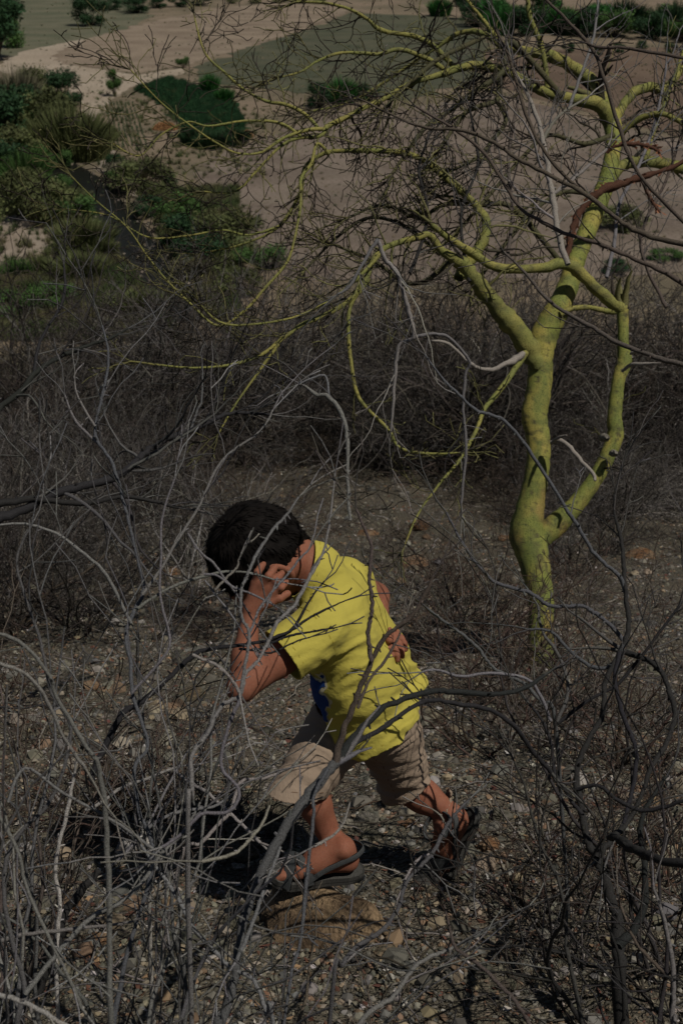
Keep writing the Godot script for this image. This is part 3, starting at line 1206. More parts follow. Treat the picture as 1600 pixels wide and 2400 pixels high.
func build_tree() -> void:
	var foot := ground_at(1264, 1560)
	var d := depth_of(foot)
	var o := thing("green_barked_tree", foot, "leafless tree with smooth yellow green bark and a forked trunk", "tree")
	var green := Color(0.37, 0.355, 0.125)
	var st := {"step": 0.034, "kink": 0.33, "rate": 0.27, "angle": 0.95, "bias": Vector3(0, 0.03, 0), "shrink": 0.68, "col": Color(0.20, 0.195, 0.085), "spread": 0.45, "thin": 0.0017, "sides": 4}
	var dark := {"step": 0.034, "kink": 0.40, "rate": 0.34, "angle": 1.0, "bias": Vector3(0, -0.03, 0), "shrink": 0.70, "col": Color(0.055, 0.048, 0.038), "spread": 0.6, "thin": 0.0018, "sides": 4}
	# name, trace, depths from and to, twigs per metre, twig length
	var limbs := [
		["trunk", "1240,1545,74 1240,1500,62 1241,1450,58 1242,1390,58 1236,1340,62 1222,1275,74 1210,1225,84 1216,1170,66 1228,1110,56 1236,1050,54 1234,1000,55 1226,955,60 1234,910,58 1240,860,57 1240,820,58 1246,780,64 1262,742,60 1285,705,54", 0.0, 0.1, 0, 0],
		["upper_trunk", "1272,725,58 1290,690,52 1308,645,48 1322,595,44 1340,550,42 1358,505,43 1378,455,42 1394,410,40 1404,360,36 1408,310,38 1402,270,42 1384,245,38", 0.1, 0.5, 2.0, 0.3],
		["side_trunk", "1222,1262,36 1246,1232,50 1275,1206,54 1310,1172,44 1345,1130,38 1372,1090,36 1395,1045,36 1412,1000,38 1410,960,34 1414,915,32 1420,870,30 1432,830,36 1430,790,26 1430,750,25 1428,712,28", 0.035, 0.1, 1.0, 0.2],
		["limb", "1236,842,34 1216,806,50 1190,765,50 1160,728,46 1128,690,40 1100,655,36 1070,615,34 1040,592,26 1010,572,18 985,540,16 950,548,15 890,566,14 858,595,12 840,640,11 800,692,12 740,726,11 690,748,10 640,785,9 600,815,8 540,836,7 440,845,5 300,830,4", 0.05, -0.35, 9, 0.32],
		["limb", "1052,640,24 1066,616,30 1092,580,26 1112,545,24 1116,510,20 1098,478,18 1070,450,17 1035,418,17 1000,388,15 960,362,14 915,350,13 860,346,12 800,346,11 745,352,10 700,385,9 690,440,8 640,520,7 560,560,5 470,580,3", 0.0, 0.25, 10, 0.34],
		["limb", "1428,712,30 1392,684,28 1350,646,28 1318,615,28 1290,606,26 1240,616,23 1180,619,21 1130,610,21 1090,585,20 1050,560,17 1015,535,14 990,515,12", 0.1, -0.1, 3, 0.25],
		["limb", "1425,716,16 1390,714,13 1350,706,12 1310,710,12 1285,722,14", 0.1, 0.05, 0, 0],
		["limb", "1404,310,30 1396,268,38 1372,238,34 1330,230,28 1280,220,25 1230,203,22 1185,175,20 1140,158,20 1090,150,20 1050,158,18 1010,172,15 960,185,13 915,205,12 880,228,11 840,246,12 790,272,12 752,290,12 735,312,9 680,318,8 640,340,7 590,392,6 540,440,5 470,440,4", 0.45, 0.0, 8, 0.34],
		["limb", "1402,290,26 1384,240,34 1362,190,32 1330,165,30 1290,140,29 1250,126,27 1200,116,22 1150,104,18 1120,82,15 1085,72,13 1050,78,11 1000,110,9 940,150,8 880,190,7 800,235,6 720,255,5", 0.5, 0.9, 8, 0.32],
		["limb", "1045,158,14 1010,120,12 985,98,12 945,82,11 890,74,11 862,62,10 845,45,8 800,20,7 740,6,7 680,4,6", 0.35, 0.2, 6, 0.28],
		["limb", "1028,166,12 990,140,11 950,122,11 912,114,10 870,124,9 830,122,8 780,122,7 730,140,6 690,165,5 640,178,4", 0.35, 0.15, 8, 0.3],
		["limb", "1256,212,13 1252,160,12 1243,105,12 1228,70,12 1214,30,11 1210,-20,9", 0.4, 0.35, 7, 0.28],
		["limb", "1402,300,24 1420,258,22 1452,215,22 1490,200,24 1520,206,20 1548,180,18 1560,160,18 1580,150,16", 0.45, 0.7, 6, 0.3],
		["limb", "1408,340,18 1432,300,15 1475,270,14 1520,262,13 1580,288,12", 0.45, 0.3, 8, 0.3],
		["limb", "1388,420,30 1420,385,28 1460,372,26 1510,374,27 1590,392,26", 0.4, 0.65, 4, 0.3],
		["limb", "740,296,10 700,300,8 650,318,8 600,350,6 545,352,5 500,330,5 440,290,4 370,235,3 300,160,3", 0.0, -0.2, 9, 0.3],
		["limb", "735,300,9 700,262,8 655,240,9 610,232,7 560,205,6 520,170,6 470,120,5 445,30,3", 0.05, 0.2, 9, 0.26],
		["limb", "690,312,8 640,282,7 560,278,6 480,290,5 430,280,4 370,310,4 320,358,3 260,330,3", 0.02, -0.1, 9, 0.24],
		["limb", "756,354,9 728,330,7 715,375,8 692,410,8 690,470,7 680,530,6 660,600,6 610,660,7 560,715,6 500,748,6 440,700,5 380,640,4 340,590,4 290,520,3 220,460,3 160,400,2", 0.05, -0.3, 8, 0.26],
		["limb", "640,520,6 570,540,5 510,528,5 440,540,4 340,545,4 250,495,3 150,480,2", 0.2, 0.0, 9, 0.26],
		["limb", "1206,810,16 1180,850,14 1150,892,13 1112,940,11 1092,990,9 1060,1050,8 1010,1110,6 960,1180,5 930,1250,4", -0.02, -0.35, 5, 0.26],
		["limb", "848,640,9 806,700,9 800,760,9 806,830,9 820,905,9 850,945,8 890,985,8 920,1030,7 990,1042,6 1050,1040,4", -0.2, -0.3, 4, 0.2],
		["limb", "640,790,7 590,860,6 540,930,4 500,1000,3", -0.3, -0.35, 5, 0.2],
		["limb", "880,575,9 820,640,8 740,700,6 650,735,5 520,745,5 460,700,4", -0.2, -0.4, 7, 0.26],
		["limb", "1150,104,11 1120,60,9 1080,10,7 1050,-30,6", 0.6, 0.7, 8, 0.26],
		["limb", "1480,372,13 1500,300,10 1540,200,8 1570,110,7", 0.5, 0.6, 8, 0.28],
	]
	for q in ["1110,86,10 1053,112,12 1000,140,11 930,200,8 880,250,6", "1290,222,14 1180,100,14 1157,126,15 1153,165,14 1096,207,13 1027,257,12 970,300,10 900,400,8", "1153,165,12 1145,200,13 1140,230,12 1077,253,11 1050,283,10 1010,340,8", "1140,230,11 1161,276,11 1130,322,10 1100,360,9 1040,390,7", "1040,592,15 985,640,11 930,650,9 860,600,8 760,560,6", "1290,606,14 1180,480,12 1110,470,12 1020,470,10 960,500,9 880,470,8 800,500,6", "1408,310,14 1340,330,11 1260,310,10 1200,360,9 1130,440,8 1060,520,7", "1010,585,10 930,520,9 850,500,8 780,540,7 700,620,6", "1378,455,12 1300,440,10 1230,480,10 1160,560,9 1100,640,8"]:
		limbs.append(["dark_limb", q, 0.35, 0.1, 9.0, 0.3])
	for l in limbs:
		var tr: Array = traced(l[1], d + l[2], d + l[3], DK)
		var p: PackedVector3Array = tr[0]
		var big: bool = (l[0] as String).contains("trunk")
		if l[0] == "trunk":
			p[0] = Vector3(p[0].x, foot.y - 0.06, p[0].z)
		for i in p.size():
			p[i] -= foot
		var line := run(p, tr[1], 13 if big else 5, 0.0 if big else 0.10)
		var s := Soup.new()
		s.tube(line[0], line[1], 28 if big else 9, green, 0.022 if big else 0.07, true)
		s.recolour(func(v: Vector3, c0: Color) -> Color:
			var a := noise.get_noise_3d(v.x * 190.0, v.y * 90.0, v.z * 190.0)
			var b := noise.get_noise_3d(v.x * 60.0 + 50.0, v.y * 420.0, v.z * 60.0)
			var out := Color(0.22, 0.245, 0.066).lerp(Color(0.375, 0.325, 0.092), clampf(0.5 + a * 1.5, 0.0, 1.0))
			out = out.lerp(Color(0.13, 0.145, 0.05), clampf(b * 2.4 - 0.2, 0.0, 0.75))
			var sp := noise.get_noise_3d(v.x * 900.0, v.y * 700.0, v.z * 900.0)
			out = out.lerp(Color(0.07, 0.062, 0.04), clampf(sp * 5.0 - 1.3, 0.0, 0.8))
			if v.y < 0.55:
				var e := noise.get_noise_3d(v.x * 520.0, v.y * 190.0, v.z * 520.0)
				out = out.lerp(Color(0.075, 0.066, 0.045), clampf(e * 5.0, 0.0, 0.9) * clampf((0.55 - v.y) * 3.5, 0.0, 1.0))
				out = out.lerp(Color(0.33, 0.23, 0.09), clampf(a * 2.0, 0.0, 0.5))
			if big:
				for yk: float in [0.30, 0.43, 0.62, 0.72, 0.91, 1.10, 1.16, 1.42, 1.6]:
					var e := (v.y - yk + 0.02 * sin(v.x * 23.0 + yk * 40.0) + 0.01 * b) / 0.005
					out = out.lerp(Color(0.08, 0.075, 0.04), 0.75 * exp(-e * e) * clampf(a * 3.0 + 0.5, 0.0, 1.0))
				# greener on the side away from the open slope
				out = out.lerp(Color(0.16, 0.195, 0.06), clampf(0.02 + noise.get_noise_3d(v.x * 300.0, v.y * 30.0, v.z * 300.0) * 1.9, 0.0, 0.7))
			if not big:
				out = out.lerp(Color(0.19, 0.19, 0.075), 0.4)
			return out.lerp(Color(0.05, 0.047, 0.036), 0.85) if l[0] == "dark_limb" else out)
		if not big:
			# short spurs and knuckles on the bark
			var q: PackedVector3Array = line[0]
			var rr: PackedFloat32Array = line[1]
			for i in range(2, q.size() - 1):
				for j in 2:
					if rng.randf() < 0.55 and rr[i] < 0.014:
						var dd := (any_dir() + Vector3(0, 0.2, 0)).normalized()
						var e := q[i].lerp(q[i + 1], rng.randf())
						s.tube(PackedVector3Array([e, e + dd * (rr[i] + rng.randf_range(0.003, 0.011))]), PackedFloat32Array([minf(0.004, rr[i] * 0.8), 0.0015]), 4, tone(Color(0.10, 0.09, 0.05), 0.4))
		var b := part(l[0], s.mesh(), M.bark, o)
		if l[4] > 0:
			var tw := Soup.new()
			sprout(tw, [line[0].slice(line[0].size() / 2), line[1].slice(line[1].size() / 2)], l[4] * 0.5, l[5] * 0.9, 3, st, 0.0)
			sprout(tw, line, l[4] * 1.25, l[5], 2, st, 0.1)
			sprout(tw, line, l[4] * 1.35, l[5] * 1.35, 2, dark, 0.05)
			part("twigs", tw.mesh(), M.wood, b, "stuff")
	# knots and the cut stump on the side trunk
	for q in [[1388, 1006, 22, 15, -0.02], [1410, 1042, 18, 12, -0.03], [1446, 822, 18, 9, 0.09]]:
		var p := at(q[0] * DK, q[1] * DK, d + q[4]) - foot
		var kn := Soup.new()
		kn.tube(PackedVector3Array([p + Vector3(0, -0.01, -0.03), p, p + Vector3(0.004, 0.006, 0.012)]), PackedFloat32Array([q[2] * d / lens_f * 0.5, q[2] * d / lens_f * 0.5, q[3] * d / lens_f * 0.4]), 9, Color(0.26, 0.25, 0.23), 0.1, true)
		tag(part("branch_stub", kn.mesh(), M.stone, o), "grey weathered stub of a lost branch", "")
	# bleached dead branches that stick out of the trunks
	for q in ["1264,1016,9 1285,1012,12 1310,1030,11 1335,1060,10 1360,1088,10 1366,1104,6", "1266,1018,9 1280,1006,7 1300,1000,4", "1428,852,8 1448,838,9 1480,836,8 1515,834,4", "1448,812,8 1462,808,6 1474,802,3", "1200,812,14 1180,826,18 1160,836,13 1120,850,10 1080,835,8 1030,790,7 990,782,5"]:
		var tr := traced(q, d - 0.04, d - 0.16, DK)
		var p: PackedVector3Array = tr[0]
		for i in p.size():
			p[i] -= foot
		var line := run(p, tr[1], 4, 0.25)
		var s := Soup.new()
		s.tube(line[0], line[1], 6, Color(0.36, 0.33, 0.30), 0.1, true)
		part("dead_branch", s.mesh(), M.wood, o)
	# the peeling orange brown limb
	var orange := [["1590,360,13 1540,385,15 1490,402,18 1440,418,24 1395,432,28 1360,452,26 1335,480,24 1318,515,22 1306,560,20 1300,600,18", 0.05, 0.02], ["1392,352,10 1408,338,11 1440,331,12 1480,334,12 1508,345,13 1512,352,8", 0.1, 0.05], ["1470,408,12 1484,440,11 1500,468,11 1515,488,6", 0.1, 0.05]]
	for q in orange:
		var tr := traced(q[0], d + q[1], d + q[2], DK)
		var p: PackedVector3Array = tr[0]
		for i in p.size():
			p[i] -= foot
		var line := run(p, tr[1], 6, 0.14)
		var rr: PackedFloat32Array = line[1]
		for i in rr.size():
			rr[i] *= rng.randf_range(0.6, 0.85)
		line[1] = rr
		var s := Soup.new()
		s.tube(line[0], line[1], 8, Color(0.115, 0.055, 0.036), 0.12, true)
		var fl: PackedVector3Array = line[0]
		for i in range(1, fl.size() - 1, 1):   # curls of loose bark
			var e := fl[i]
			var dd := any_dir() * 0.012
			var al := (fl[i + 1] - fl[i - 1]).normalized() * 0.02
			s.quad(e + dd * 0.5, e + dd + al * 0.4, e + dd * 1.7 + al * 1.2, e + dd * 0.8 + al, tone(Color(0.27, 0.115, 0.06), 0.5))
		tag(part("peeling_limb", s.mesh(), M.wood, o), "dead limb with orange brown peeling bark", "")


# ---------------------------------------------------------------- the dry thicket down the slope
func shrub_proto(called: String, label: String, group: String, col: Color, stems: int, tall: float, spread: float, kink: float, seed_: int, lvl := 3) -> Node3D:
	rng.seed = seed_
	var o := thing(called, Vector3.ZERO, label, "shrub", group)
	var st := {"step": 0.12, "kink": kink, "rate": 0.52, "angle": 0.75, "bias": Vector3(0, 0.06, 0), "shrink": 0.72, "col": col, "spread": 0.7, "thin": 0.0026, "sides": 4}
	for i in stems:
		var g := TAU * (i + rng.randf() * 0.7) / stems
		var d := Vector3(cos(g) * spread, 1.0, sin(g) * spread).normalized()
		var p := Vector3(cos(g), 0, sin(g)) * 0.06
		var pts := PackedVector3Array([p - Vector3(0, 0.12, 0)])
		var rad := PackedFloat32Array([0.017])
		var n := 8
		for k in n:
			pts.append(p)
			rad.append(0.015 * (1.0 - 0.75 * k / n))
			d = (d + any_dir() * kink * 0.8).normalized()
			p += d * tall / n
		var line := run(pts, rad, 2, 0.2)
		var s := Soup.new()
		s.tube(line[0], line[1], 5, tone(col, 0.25))
		var b := part("stem", s.mesh(), M.wood, o)
		var tw := Soup.new()
		sprout(tw, line, 9.0, tall * 0.62, lvl, st, 0.08)
		part("twigs", tw.mesh(), M.wood, b, "stuff")
	return o


func build_thicket() -> void:
	var keep := rng.state
	var protos := [
		shrub_proto("dry_shrub", "grey leafless shrub of many upright stems in the thicket", "grey upright shrubs of the dry thicket", Color(0.155, 0.150, 0.143), 7, 1.5, 0.55, 0.34, 101),
		shrub_proto("tangled_shrub", "dark brown leafless tangled shrub in the thicket", "dark tangled shrubs of the dry thicket", Color(0.052, 0.046, 0.042), 7, 1.5, 0.9, 0.5, 102),
		shrub_proto("dry_shrub", "grey leafless shrub of many upright stems in the thicket", "grey upright shrubs of the dry thicket", Color(0.105, 0.096, 0.087), 8, 1.6, 0.7, 0.4, 103),
		shrub_proto("tangled_shrub", "dark brown leafless tangled shrub in the thicket", "dark tangled shrubs of the dry thicket", Color(0.075, 0.060, 0.050), 6, 1.7, 1.1, 0.45, 104),
		shrub_proto("pale_shrub", "pale bleached leafless shrub standing out of the thicket", "pale bleached shrubs of the dry thicket", Color(0.34, 0.33, 0.31), 5, 1.4, 0.6, 0.4, 105, 2),
	]
	rng.state = keep
	var spots := []
	# one band after another down the slope
	for i in 215:
		var r := 11.6 * pow(4.2, pow(rng.randf(), 1.25))
		var half := r * 0.36 + 1.2
		spots.append([Vector2(rng.randf_range(-half, half), -r), rng.randf_range(0.9, 1.3)])
	# the thick patch on the left that comes nearer
	for i in 20:
		var p := ground_at(rng.randf_range(-120, 440), rng.randf_range(1090, 1230))
		spots.append([Vector2(p.x, p.z), rng.randf_range(0.45, 0.75)])
	for i in 7:
		var p := ground_at(rng.randf_range(-150, 260), rng.randf_range(1240, 1420))
		spots.append([Vector2(p.x, p.z), rng.randf_range(0.35, 0.5)])
	# a few behind the tree
	for i in 8:
		var p := ground_at(rng.randf_range(1000, 1650), rng.randf_range(1060, 1110))
		spots.append([Vector2(p.x, p.z), rng.randf_range(0.5, 0.85)])
	# thinner growth that comes up the slope to the child
	for i in 78:
		var q := Vector2(rng.randf_range(-60, 470), rng.randf_range(1060, 1520)) if i >= 44 and i < 66 else Vector2(rng.randf_range(1080, 1640), rng.randf_range(1060, 1500)) if i >= 66 else Vector2(rng.randf_range(-60, 620), rng.randf_range(1070, 1330)) if i < 20 else Vector2(rng.randf_range(1060, 1640), rng.randf_range(1055, 1300)) if i < 34 else Vector2(rng.randf_range(560, 1100), rng.randf_range(1045, 1110))
		var p := ground_at(q.x, q.y)
		spots.append([Vector2(p.x, p.z), rng.randf_range(0.30, 0.55)])
	for i in 30:
		var p := ground_at(rng.randf_range(-100, 1700), rng.randf_range(1040, 1100))
		spots.append([Vector2(p.x, p.z + rng.randf_range(-0.5, 0.5)), rng.randf_range(0.3, 0.8)])
	var first := {}
	for i in spots.size():
		var w := rng.randf()
		var k := 0 if w < 0.2 else 1 if w < 0.48 else 2 if w < 0.72 else 3 if w < 0.93 else 4
		var o: Node3D = protos[k]
		if first.has(k):
			o = copy_of(protos[k], ["dry_shrub", "tangled_shrub", "dry_shrub", "tangled_shrub", "pale_shrub"][k])
		first[k] = true
		var p: Vector2 = spots[i][0]
		var sc: float = spots[i][1]
		var seen_x: float = 800.0 + p.x / -p.y * lens_f
		var place := "left of the child's head" if seen_x < 430.0 else "between river and green tree" if seen_x < 1080.0 else "behind the green tree's trunks"
		var rank := "at the thicket's front edge" if p.y > -15.0 else "halfway down the thicket" if p.y > -26.0 else "far down the thicket"
		var look: String = ["grey upright shrub", "dark tangled shrub", "brownish upright shrub", "reddish tangled shrub", "pale bleached shrub"][k]
		tag(o, "%s %s %s" % [look, rank, place], "shrub", "%ss %s %s" % [look, rank, place])
		if seen_x < 480.0 and p.y < -12.0:
			sc *= 0.82
		o.position = Vector3(p.x, height(p.x, p.y) - 0.03, p.y)
		o.rotation = Vector3(rng.randf_range(-0.12, 0.12), rng.randf() * TAU, rng.randf_range(-0.12, 0.12))
		o.scale = Vector3(sc, sc * rng.randf_range(0.85, 1.1), sc)
	# knee-high brush with fine twigs, near the child and the tree
	keep = rng.state
	var low := []
	for j in 3:
		rng.seed = 300 + j
		var o: Node3D = thing("low_brush", Vector3.ZERO, "knee high dry brush of fine brown twigs on the gravel", "shrub", "low brush round the tree's foot")
		var col: Color = [Color(0.105, 0.085, 0.072), Color(0.15, 0.138, 0.125), Color(0.085, 0.058, 0.046)][j]
		var sst := {"step": 0.04, "kink": 0.36, "rate": 0.42, "angle": 0.8, "bias": Vector3(0, 0.04, 0), "shrink": 0.7, "col": col, "spread": 0.6, "thin": 0.0011, "sides": 4}
		for i in 9:
			var g := TAU * (i + rng.randf()) / 9.0
			var s2 := Soup.new()
			grow(s2, Vector3(cos(g) * 0.05, -0.02, sin(g) * 0.05), Vector3(cos(g) * rng.randf_range(0.3, 1.3), 1.0, sin(g) * rng.randf_range(0.3, 1.3)).normalized(), rng.randf_range(0.3, 0.6), 0.0042, 4, sst)
			part("stem", s2.mesh(), M.wood, o)
		low.append(o)
	rng.state = keep
	var lows := [[1130, 1420], [1080, 1540], [1190, 1600], [1330, 1580], [1400, 1490], [1010, 1570], [1120, 1660], [1240, 1690], [1040, 1350], [1500, 1420], [1560, 1580], [1180, 1520], [1270, 1640], [1340, 1680], [1060, 1450], [1450, 1640], [1550, 1700], [1150, 1760], [1290, 1760], [1390, 1780], [1500, 1800], [960, 1400], [1000, 1480], [1090, 1390], [1380, 1400], [1590, 1450],
		[420, 1480], [330, 1420], [60, 1450], [480, 1500], [520, 1450], [380, 1560], [20, 1620], [300, 1350], [180, 1320], [60, 1330], [430, 1400], [610, 1220], [700, 1180], [780, 1260], [880, 1210], [940, 1260], [840, 1300], [1020, 1240], [760, 1150], [550, 1150], [900, 1330], [1560, 2120], [1480, 2260], [1380, 2300], [1300, 2150], [1590, 1950], [1330, 2050], [60, 1760], [160, 1900], [20, 2050], [340, 1900], [430, 1950], [500, 1890], [280, 1960], [540, 1950], [390, 1850]]
	for i in lows.size():
		var j := i % 3
		var o: Node3D = low[j] if i < 3 else copy_of(low[j], "low_brush")
		var p := ground_at(lows[i][0] + rng.randf_range(-20, 20), lows[i][1] + rng.randf_range(-15, 15))
		var spot := "round the foot of the green tree" if i < 26 else "on the gravel left of the child" if lows[i][0] < 540 and lows[i][1] < 1700 else "on the lit patch behind the child" if lows[i][1] < 1400 else "under the dark corner shrub at the right" if lows[i][0] > 1200 else "among the stems at the lower left"
		var hue: String = ["brown", "grey", "red brown"][j]
		tag(o, "low %s brush of fine dry twigs %s" % [hue, spot], "shrub", "low %s brush %s" % [hue, spot])
		o.position = p
		o.rotation = Vector3(rng.randf_range(-0.15, 0.15), rng.randf() * TAU, rng.randf_range(-0.15, 0.15))
		var sc := rng.randf_range(0.45, 0.85) if i < 26 else rng.randf_range(0.3, 0.62)
		o.scale = Vector3(sc * 1.25, sc, sc * 1.25)
	# a low heap of bleached cut brush right of the tree
	var s := Soup.new()
	var c := ground_at(1560, 1200)
	for i in 520:
		var g := rng.randf() * TAU
		var q := sqrt(rng.randf())
		var p := Vector3(cos(g) * q * 1.25, 0.03 + (1.0 - q * q) * 0.42 * rng.randf(), sin(g) * q * 0.8)
		p.y += height(c.x + p.x, c.z + p.z) - c.y
		var dd := (any_dir() + Vector3(1.1, 0.0, 0.2) * signf(rng.randf() - 0.5)).normalized()
		dd.y *= 0.35
		var pts := PackedVector3Array()
		var rad := PackedFloat32Array()
		var len := rng.randf_range(0.2, 0.6)
		for k in 5:
			pts.append(p)
			rad.append(0.0035 * (1.2 - k * 0.2))
			p += dd * len / 4.0
			dd = (dd + any_dir() * 0.3).normalized()
		s.tube(pts, rad, 3, tone(Color(0.27, 0.25, 0.235), 0.45))
	var h := part("brush_pile", s.mesh(), M.wood, self)
	h.position = c
	tag(h, "low pile of bleached cut twigs on the ground right of the green tree", "brush pile")


# ---------------------------------------------------------------- shrubs near the camera, limb by limb
# stems: [trace, depth from, depth to, tone, twigs per metre, twig length]
func near_shrub(called: String, label: String, stems: Array, rooted := true, thick := 2.4) -> void:
	var o: Node3D = null
	var foot := Vector3.ZERO
	for q in stems:
		var tr := traced(q[0], q[1], q[2])
		var p: PackedVector3Array = tr[0]
		var r: PackedFloat32Array = tr[1]
		if o == null:
			foot = Vector3(p[0].x, height(p[0].x, p[0].z), p[0].z)
			o = thing(called, foot, label, "shrub")
			if rooted and p[0].y - foot.y > 0.03:
				var root := foot + (p[0] - p[1]).normalized() * Vector3(0.1, 0, 0.1) - Vector3(0, 0.03, 0)
				p.insert(0, root)
				r.insert(0, r[0] * 1.15)
		for i in p.size():
			p[i] -= foot
		var line := run(p, r, 5, 0.30)
		var s := Soup.new()
		var cols := {"grey": Color(0.205, 0.206, 0.209), "pale": Color(0.58, 0.57, 0.56), "dark": Color(0.034, 0.034, 0.036), "blue": Color(0.115, 0.120, 0.126), "brown": Color(0.120, 0.100, 0.086), "tan": Color(0.30, 0.285, 0.265)}
		var col: Color = cols[q[3]]
		s.tube(line[0], line[1], 8, tone(col, 0.12), 0.07, true)
		var lp: PackedVector3Array = line[0]
		var lr: PackedFloat32Array = line[1]
		for i in range(2, lp.size() - 1):    # buds and broken spurs
			if rng.randf() < 0.3:
				var dd := any_dir()
				s.tube(PackedVector3Array([lp[i], lp[i] + dd * (lr[i] + rng.randf_range(0.002, 0.008))]), PackedFloat32Array([lr[i] * 0.65, lr[i] * 0.3]), 5, tone(col, 0.3), 0.0, true)
		var b := part("stem", s.mesh(), M.wood, o)
		if q[4] > 0:
			var st := {"step": 0.035, "kink": 0.26, "rate": 0.27, "angle": 0.72, "bias": Vector3(0, 0.05, 0), "shrink": 0.66, "col": col.lerp(Color(0.22, 0.22, 0.22), 0.35), "spread": 0.5, "thin": 0.0011, "sides": 5}
			var tw := Soup.new()
			sprout(tw, line, q[4] * thick, q[5] * 1.25, 2, st, 0.12)
			if tw.v.size() > 0:
				part("twigs", tw.mesh(), M.wood, b, "stuff")


func build_near_shrubs() -> void:
	near_shrub("near_shrub", "pale grey shrub with thin upright stems in the lower left corner", [
		["262,2440,15 259,2208,14 252,2004,14 245,1876,13 228,1790,12 204,1751,11 133,1634,10 117,1583,9 56,1511,9 -10,1482,8", 1.75, 1.65, "grey", 4, 0.22],
		["262,2420,13 300,2230,11 340,2100,10 360,2014,11 352,1960,11 327,1902,10 316,1800,9 347,1751,8 332,1690,8 311,1623,9 306,1557,9 296,1486,9 316,1430,10 334,1394,9 332,1348,8 296,1200,7 293,1187,8 265,1090,8 230,1034,8 224,998,7 245,906,7 255,830,6 240,763,4", 1.85, 2.15, "blue", 4, 0.22],
		["230,1039,7 179,988,6 153,927,4", 2.1, 2.15, "grey", 3, 0.12],
		["224,1000,6 184,932,5 176,895,3", 2.1, 2.15, "grey", 3, 0.12],
		["316,1430,8 400,1378,8 500,1345,7 570,1340,5 640,1358,4", 1.98, 2.0, "grey", 4, 0.16],
		["334,1394,8 380,1330,7 420,1260,7 470,1180,6 520,1080,6 610,1010,5 640,960,4", 2.0, 2.1, "grey", 3, 0.16],
		["311,1623,7 390,1530,6 396,1480,6 376,1400,6 378,1300,5 380,1215,5 410,1120,4", 1.95, 2.0, "grey", 3, 0.16],
		["308,1460,8 250,1350,8 200,1300,8 130,1250,7 60,1228,6 -10,1232,5", 1.98, 1.9, "grey", 4, 0.18],
		["-10,1552,9 60,1580,9 110,1640,9 150,1730,8 200,1800,9", 1.6, 1.7, "tan", 3, 0.16],
	])
	near_shrub("near_shrub", "shrub of crossing grey stems at the left edge of the ground", [
		["40,2430,14 60,2330,13 20,2170,11 10,2050,11 40,1960,10 110,1890,9 150,1800,8 165,1700,7 120,1620,7 95,1500,7 60,1400,6 40,1310,6 75,1230,5", 1.75, 1.85, "blue", 5, 0.2],
		["60,2330,12 130,2240,12 215,2150,11 290,2110,10 340,2060,9 380,2000,8 430,1950,7 470,1880,5", 1.75, 1.8, "grey", 4, 0.18],
		["-10,1900,9 40,1990,9 70,2100,8 160,2290,9 190,2360,9", 1.55, 1.6, "grey", 3, 0.16],
		["-10,2210,10 60,2190,10 150,2180,9 240,2170,8 310,2160,6", 1.8, 1.85, "grey", 3, 0.14],
		["-10,2330,12 60,2350,12 130,2390,12", 1.5, 1.5, "tan", 2, 0.1],
		["20,1880,8 60,1800,8 150,1860,7 260,1920,8 360,1990,7", 1.7, 1.75, "grey", 4, 0.16],
		["130,2240,20 150,2150,22 190,2090,20 235,2040,14", 2.1, 2.15, "dark", 0, 0],
		["90,2330,22 120,2230,24 150,2180,20", 2.2, 2.2, "dark", 0, 0],
	])
	near_shrub("bleached_shrub", "white bleached dead stem standing at the lower left", [
		["132,2290,10 135,2188,11 142,2116,10 130,2045,9 138,1984,9 158,1902,9 173,1820,7 180,1780,5", 2.05, 1.95, "pale", 0, 0],
	])
	near_shrub("bleached_shrub", "short white bleached dead stem beside a grey upright one", [
		["350,2110,10 352,2086,12 362,2014,12 347,1979,13 330,1925,8", 2.1, 2.05, "pale", 0, 0],
	])
	near_shrub("dark_shrub", "dark stemmed shrub whose main stem crosses before the child's leg", [
		["505,2440,24 520,2397,23 551,2285,22 566,2188,21 587,2106,22 643,1989,24 700,1893,26 745,1835,26 785,1790,24", 1.75, 1.95, "blue", 1, 0.12],
		["785,1790,22 829,1728,18 879,1674,15 912,1652,14 1008,1621,14 1060,1622,13 1157,1628,12 1228,1613,11 1274,1583,9", 1.95, 2.25, "dark", 2, 0.16],
		["780,1795,18 821,1750,13 896,1706,12 954,1665,11 1008,1641,11 1065,1649,10 1147,1664,11 1208,1705,11 1239,1751,11 1290,1810,11", 1.95, 2.2, "dark", 2, 0.16],
		["785,1790,18 800,1726,16 820,1675,14 838,1625,13 855,1585,13 872,1545,12 896,1500,11 930,1470,10 963,1447,10 995,1393,10 1015,1350,7", 1.95, 1.9, "brown", 2, 0.14],
		["870,1548,11 866,1520,11 861,1482,10 868,1450,10 872,1420,10 868,1380,9 865,1349,9 870,1282,8 850,1230,7 834,1192,5", 1.92, 1.9, "brown", 2, 0.14],
		["838,1660,8 862,1600,7 900,1550,7 930,1500,6 945,1460,4", 1.95, 2.0, "brown", 2, 0.12],
		["770,1800,10 735,1865,8 735,1907,8 724,2004,8 714,2106,9 704,2208,8 684,2274,8 665,2400,8", 1.9, 1.85, "blue", 2, 0.14],
		["820,1880,4 800,1938,6 762,1970,7 735,1984,7", 1.9, 1.88, "tan", 2, 0.1],
		["658,1984,7 640,2030,8 622,2075,8 605,2126,9 587,2177,9 556,2249,10", 1.8, 1.78, "grey", 1, 0.1],
		["632,1888,5 615,1930,7 597,1953,7 570,1985,8 541,2004,8 474,2019,9", 1.7, 1.65, "tan", 2, 0.12],
	], true, 0.35)
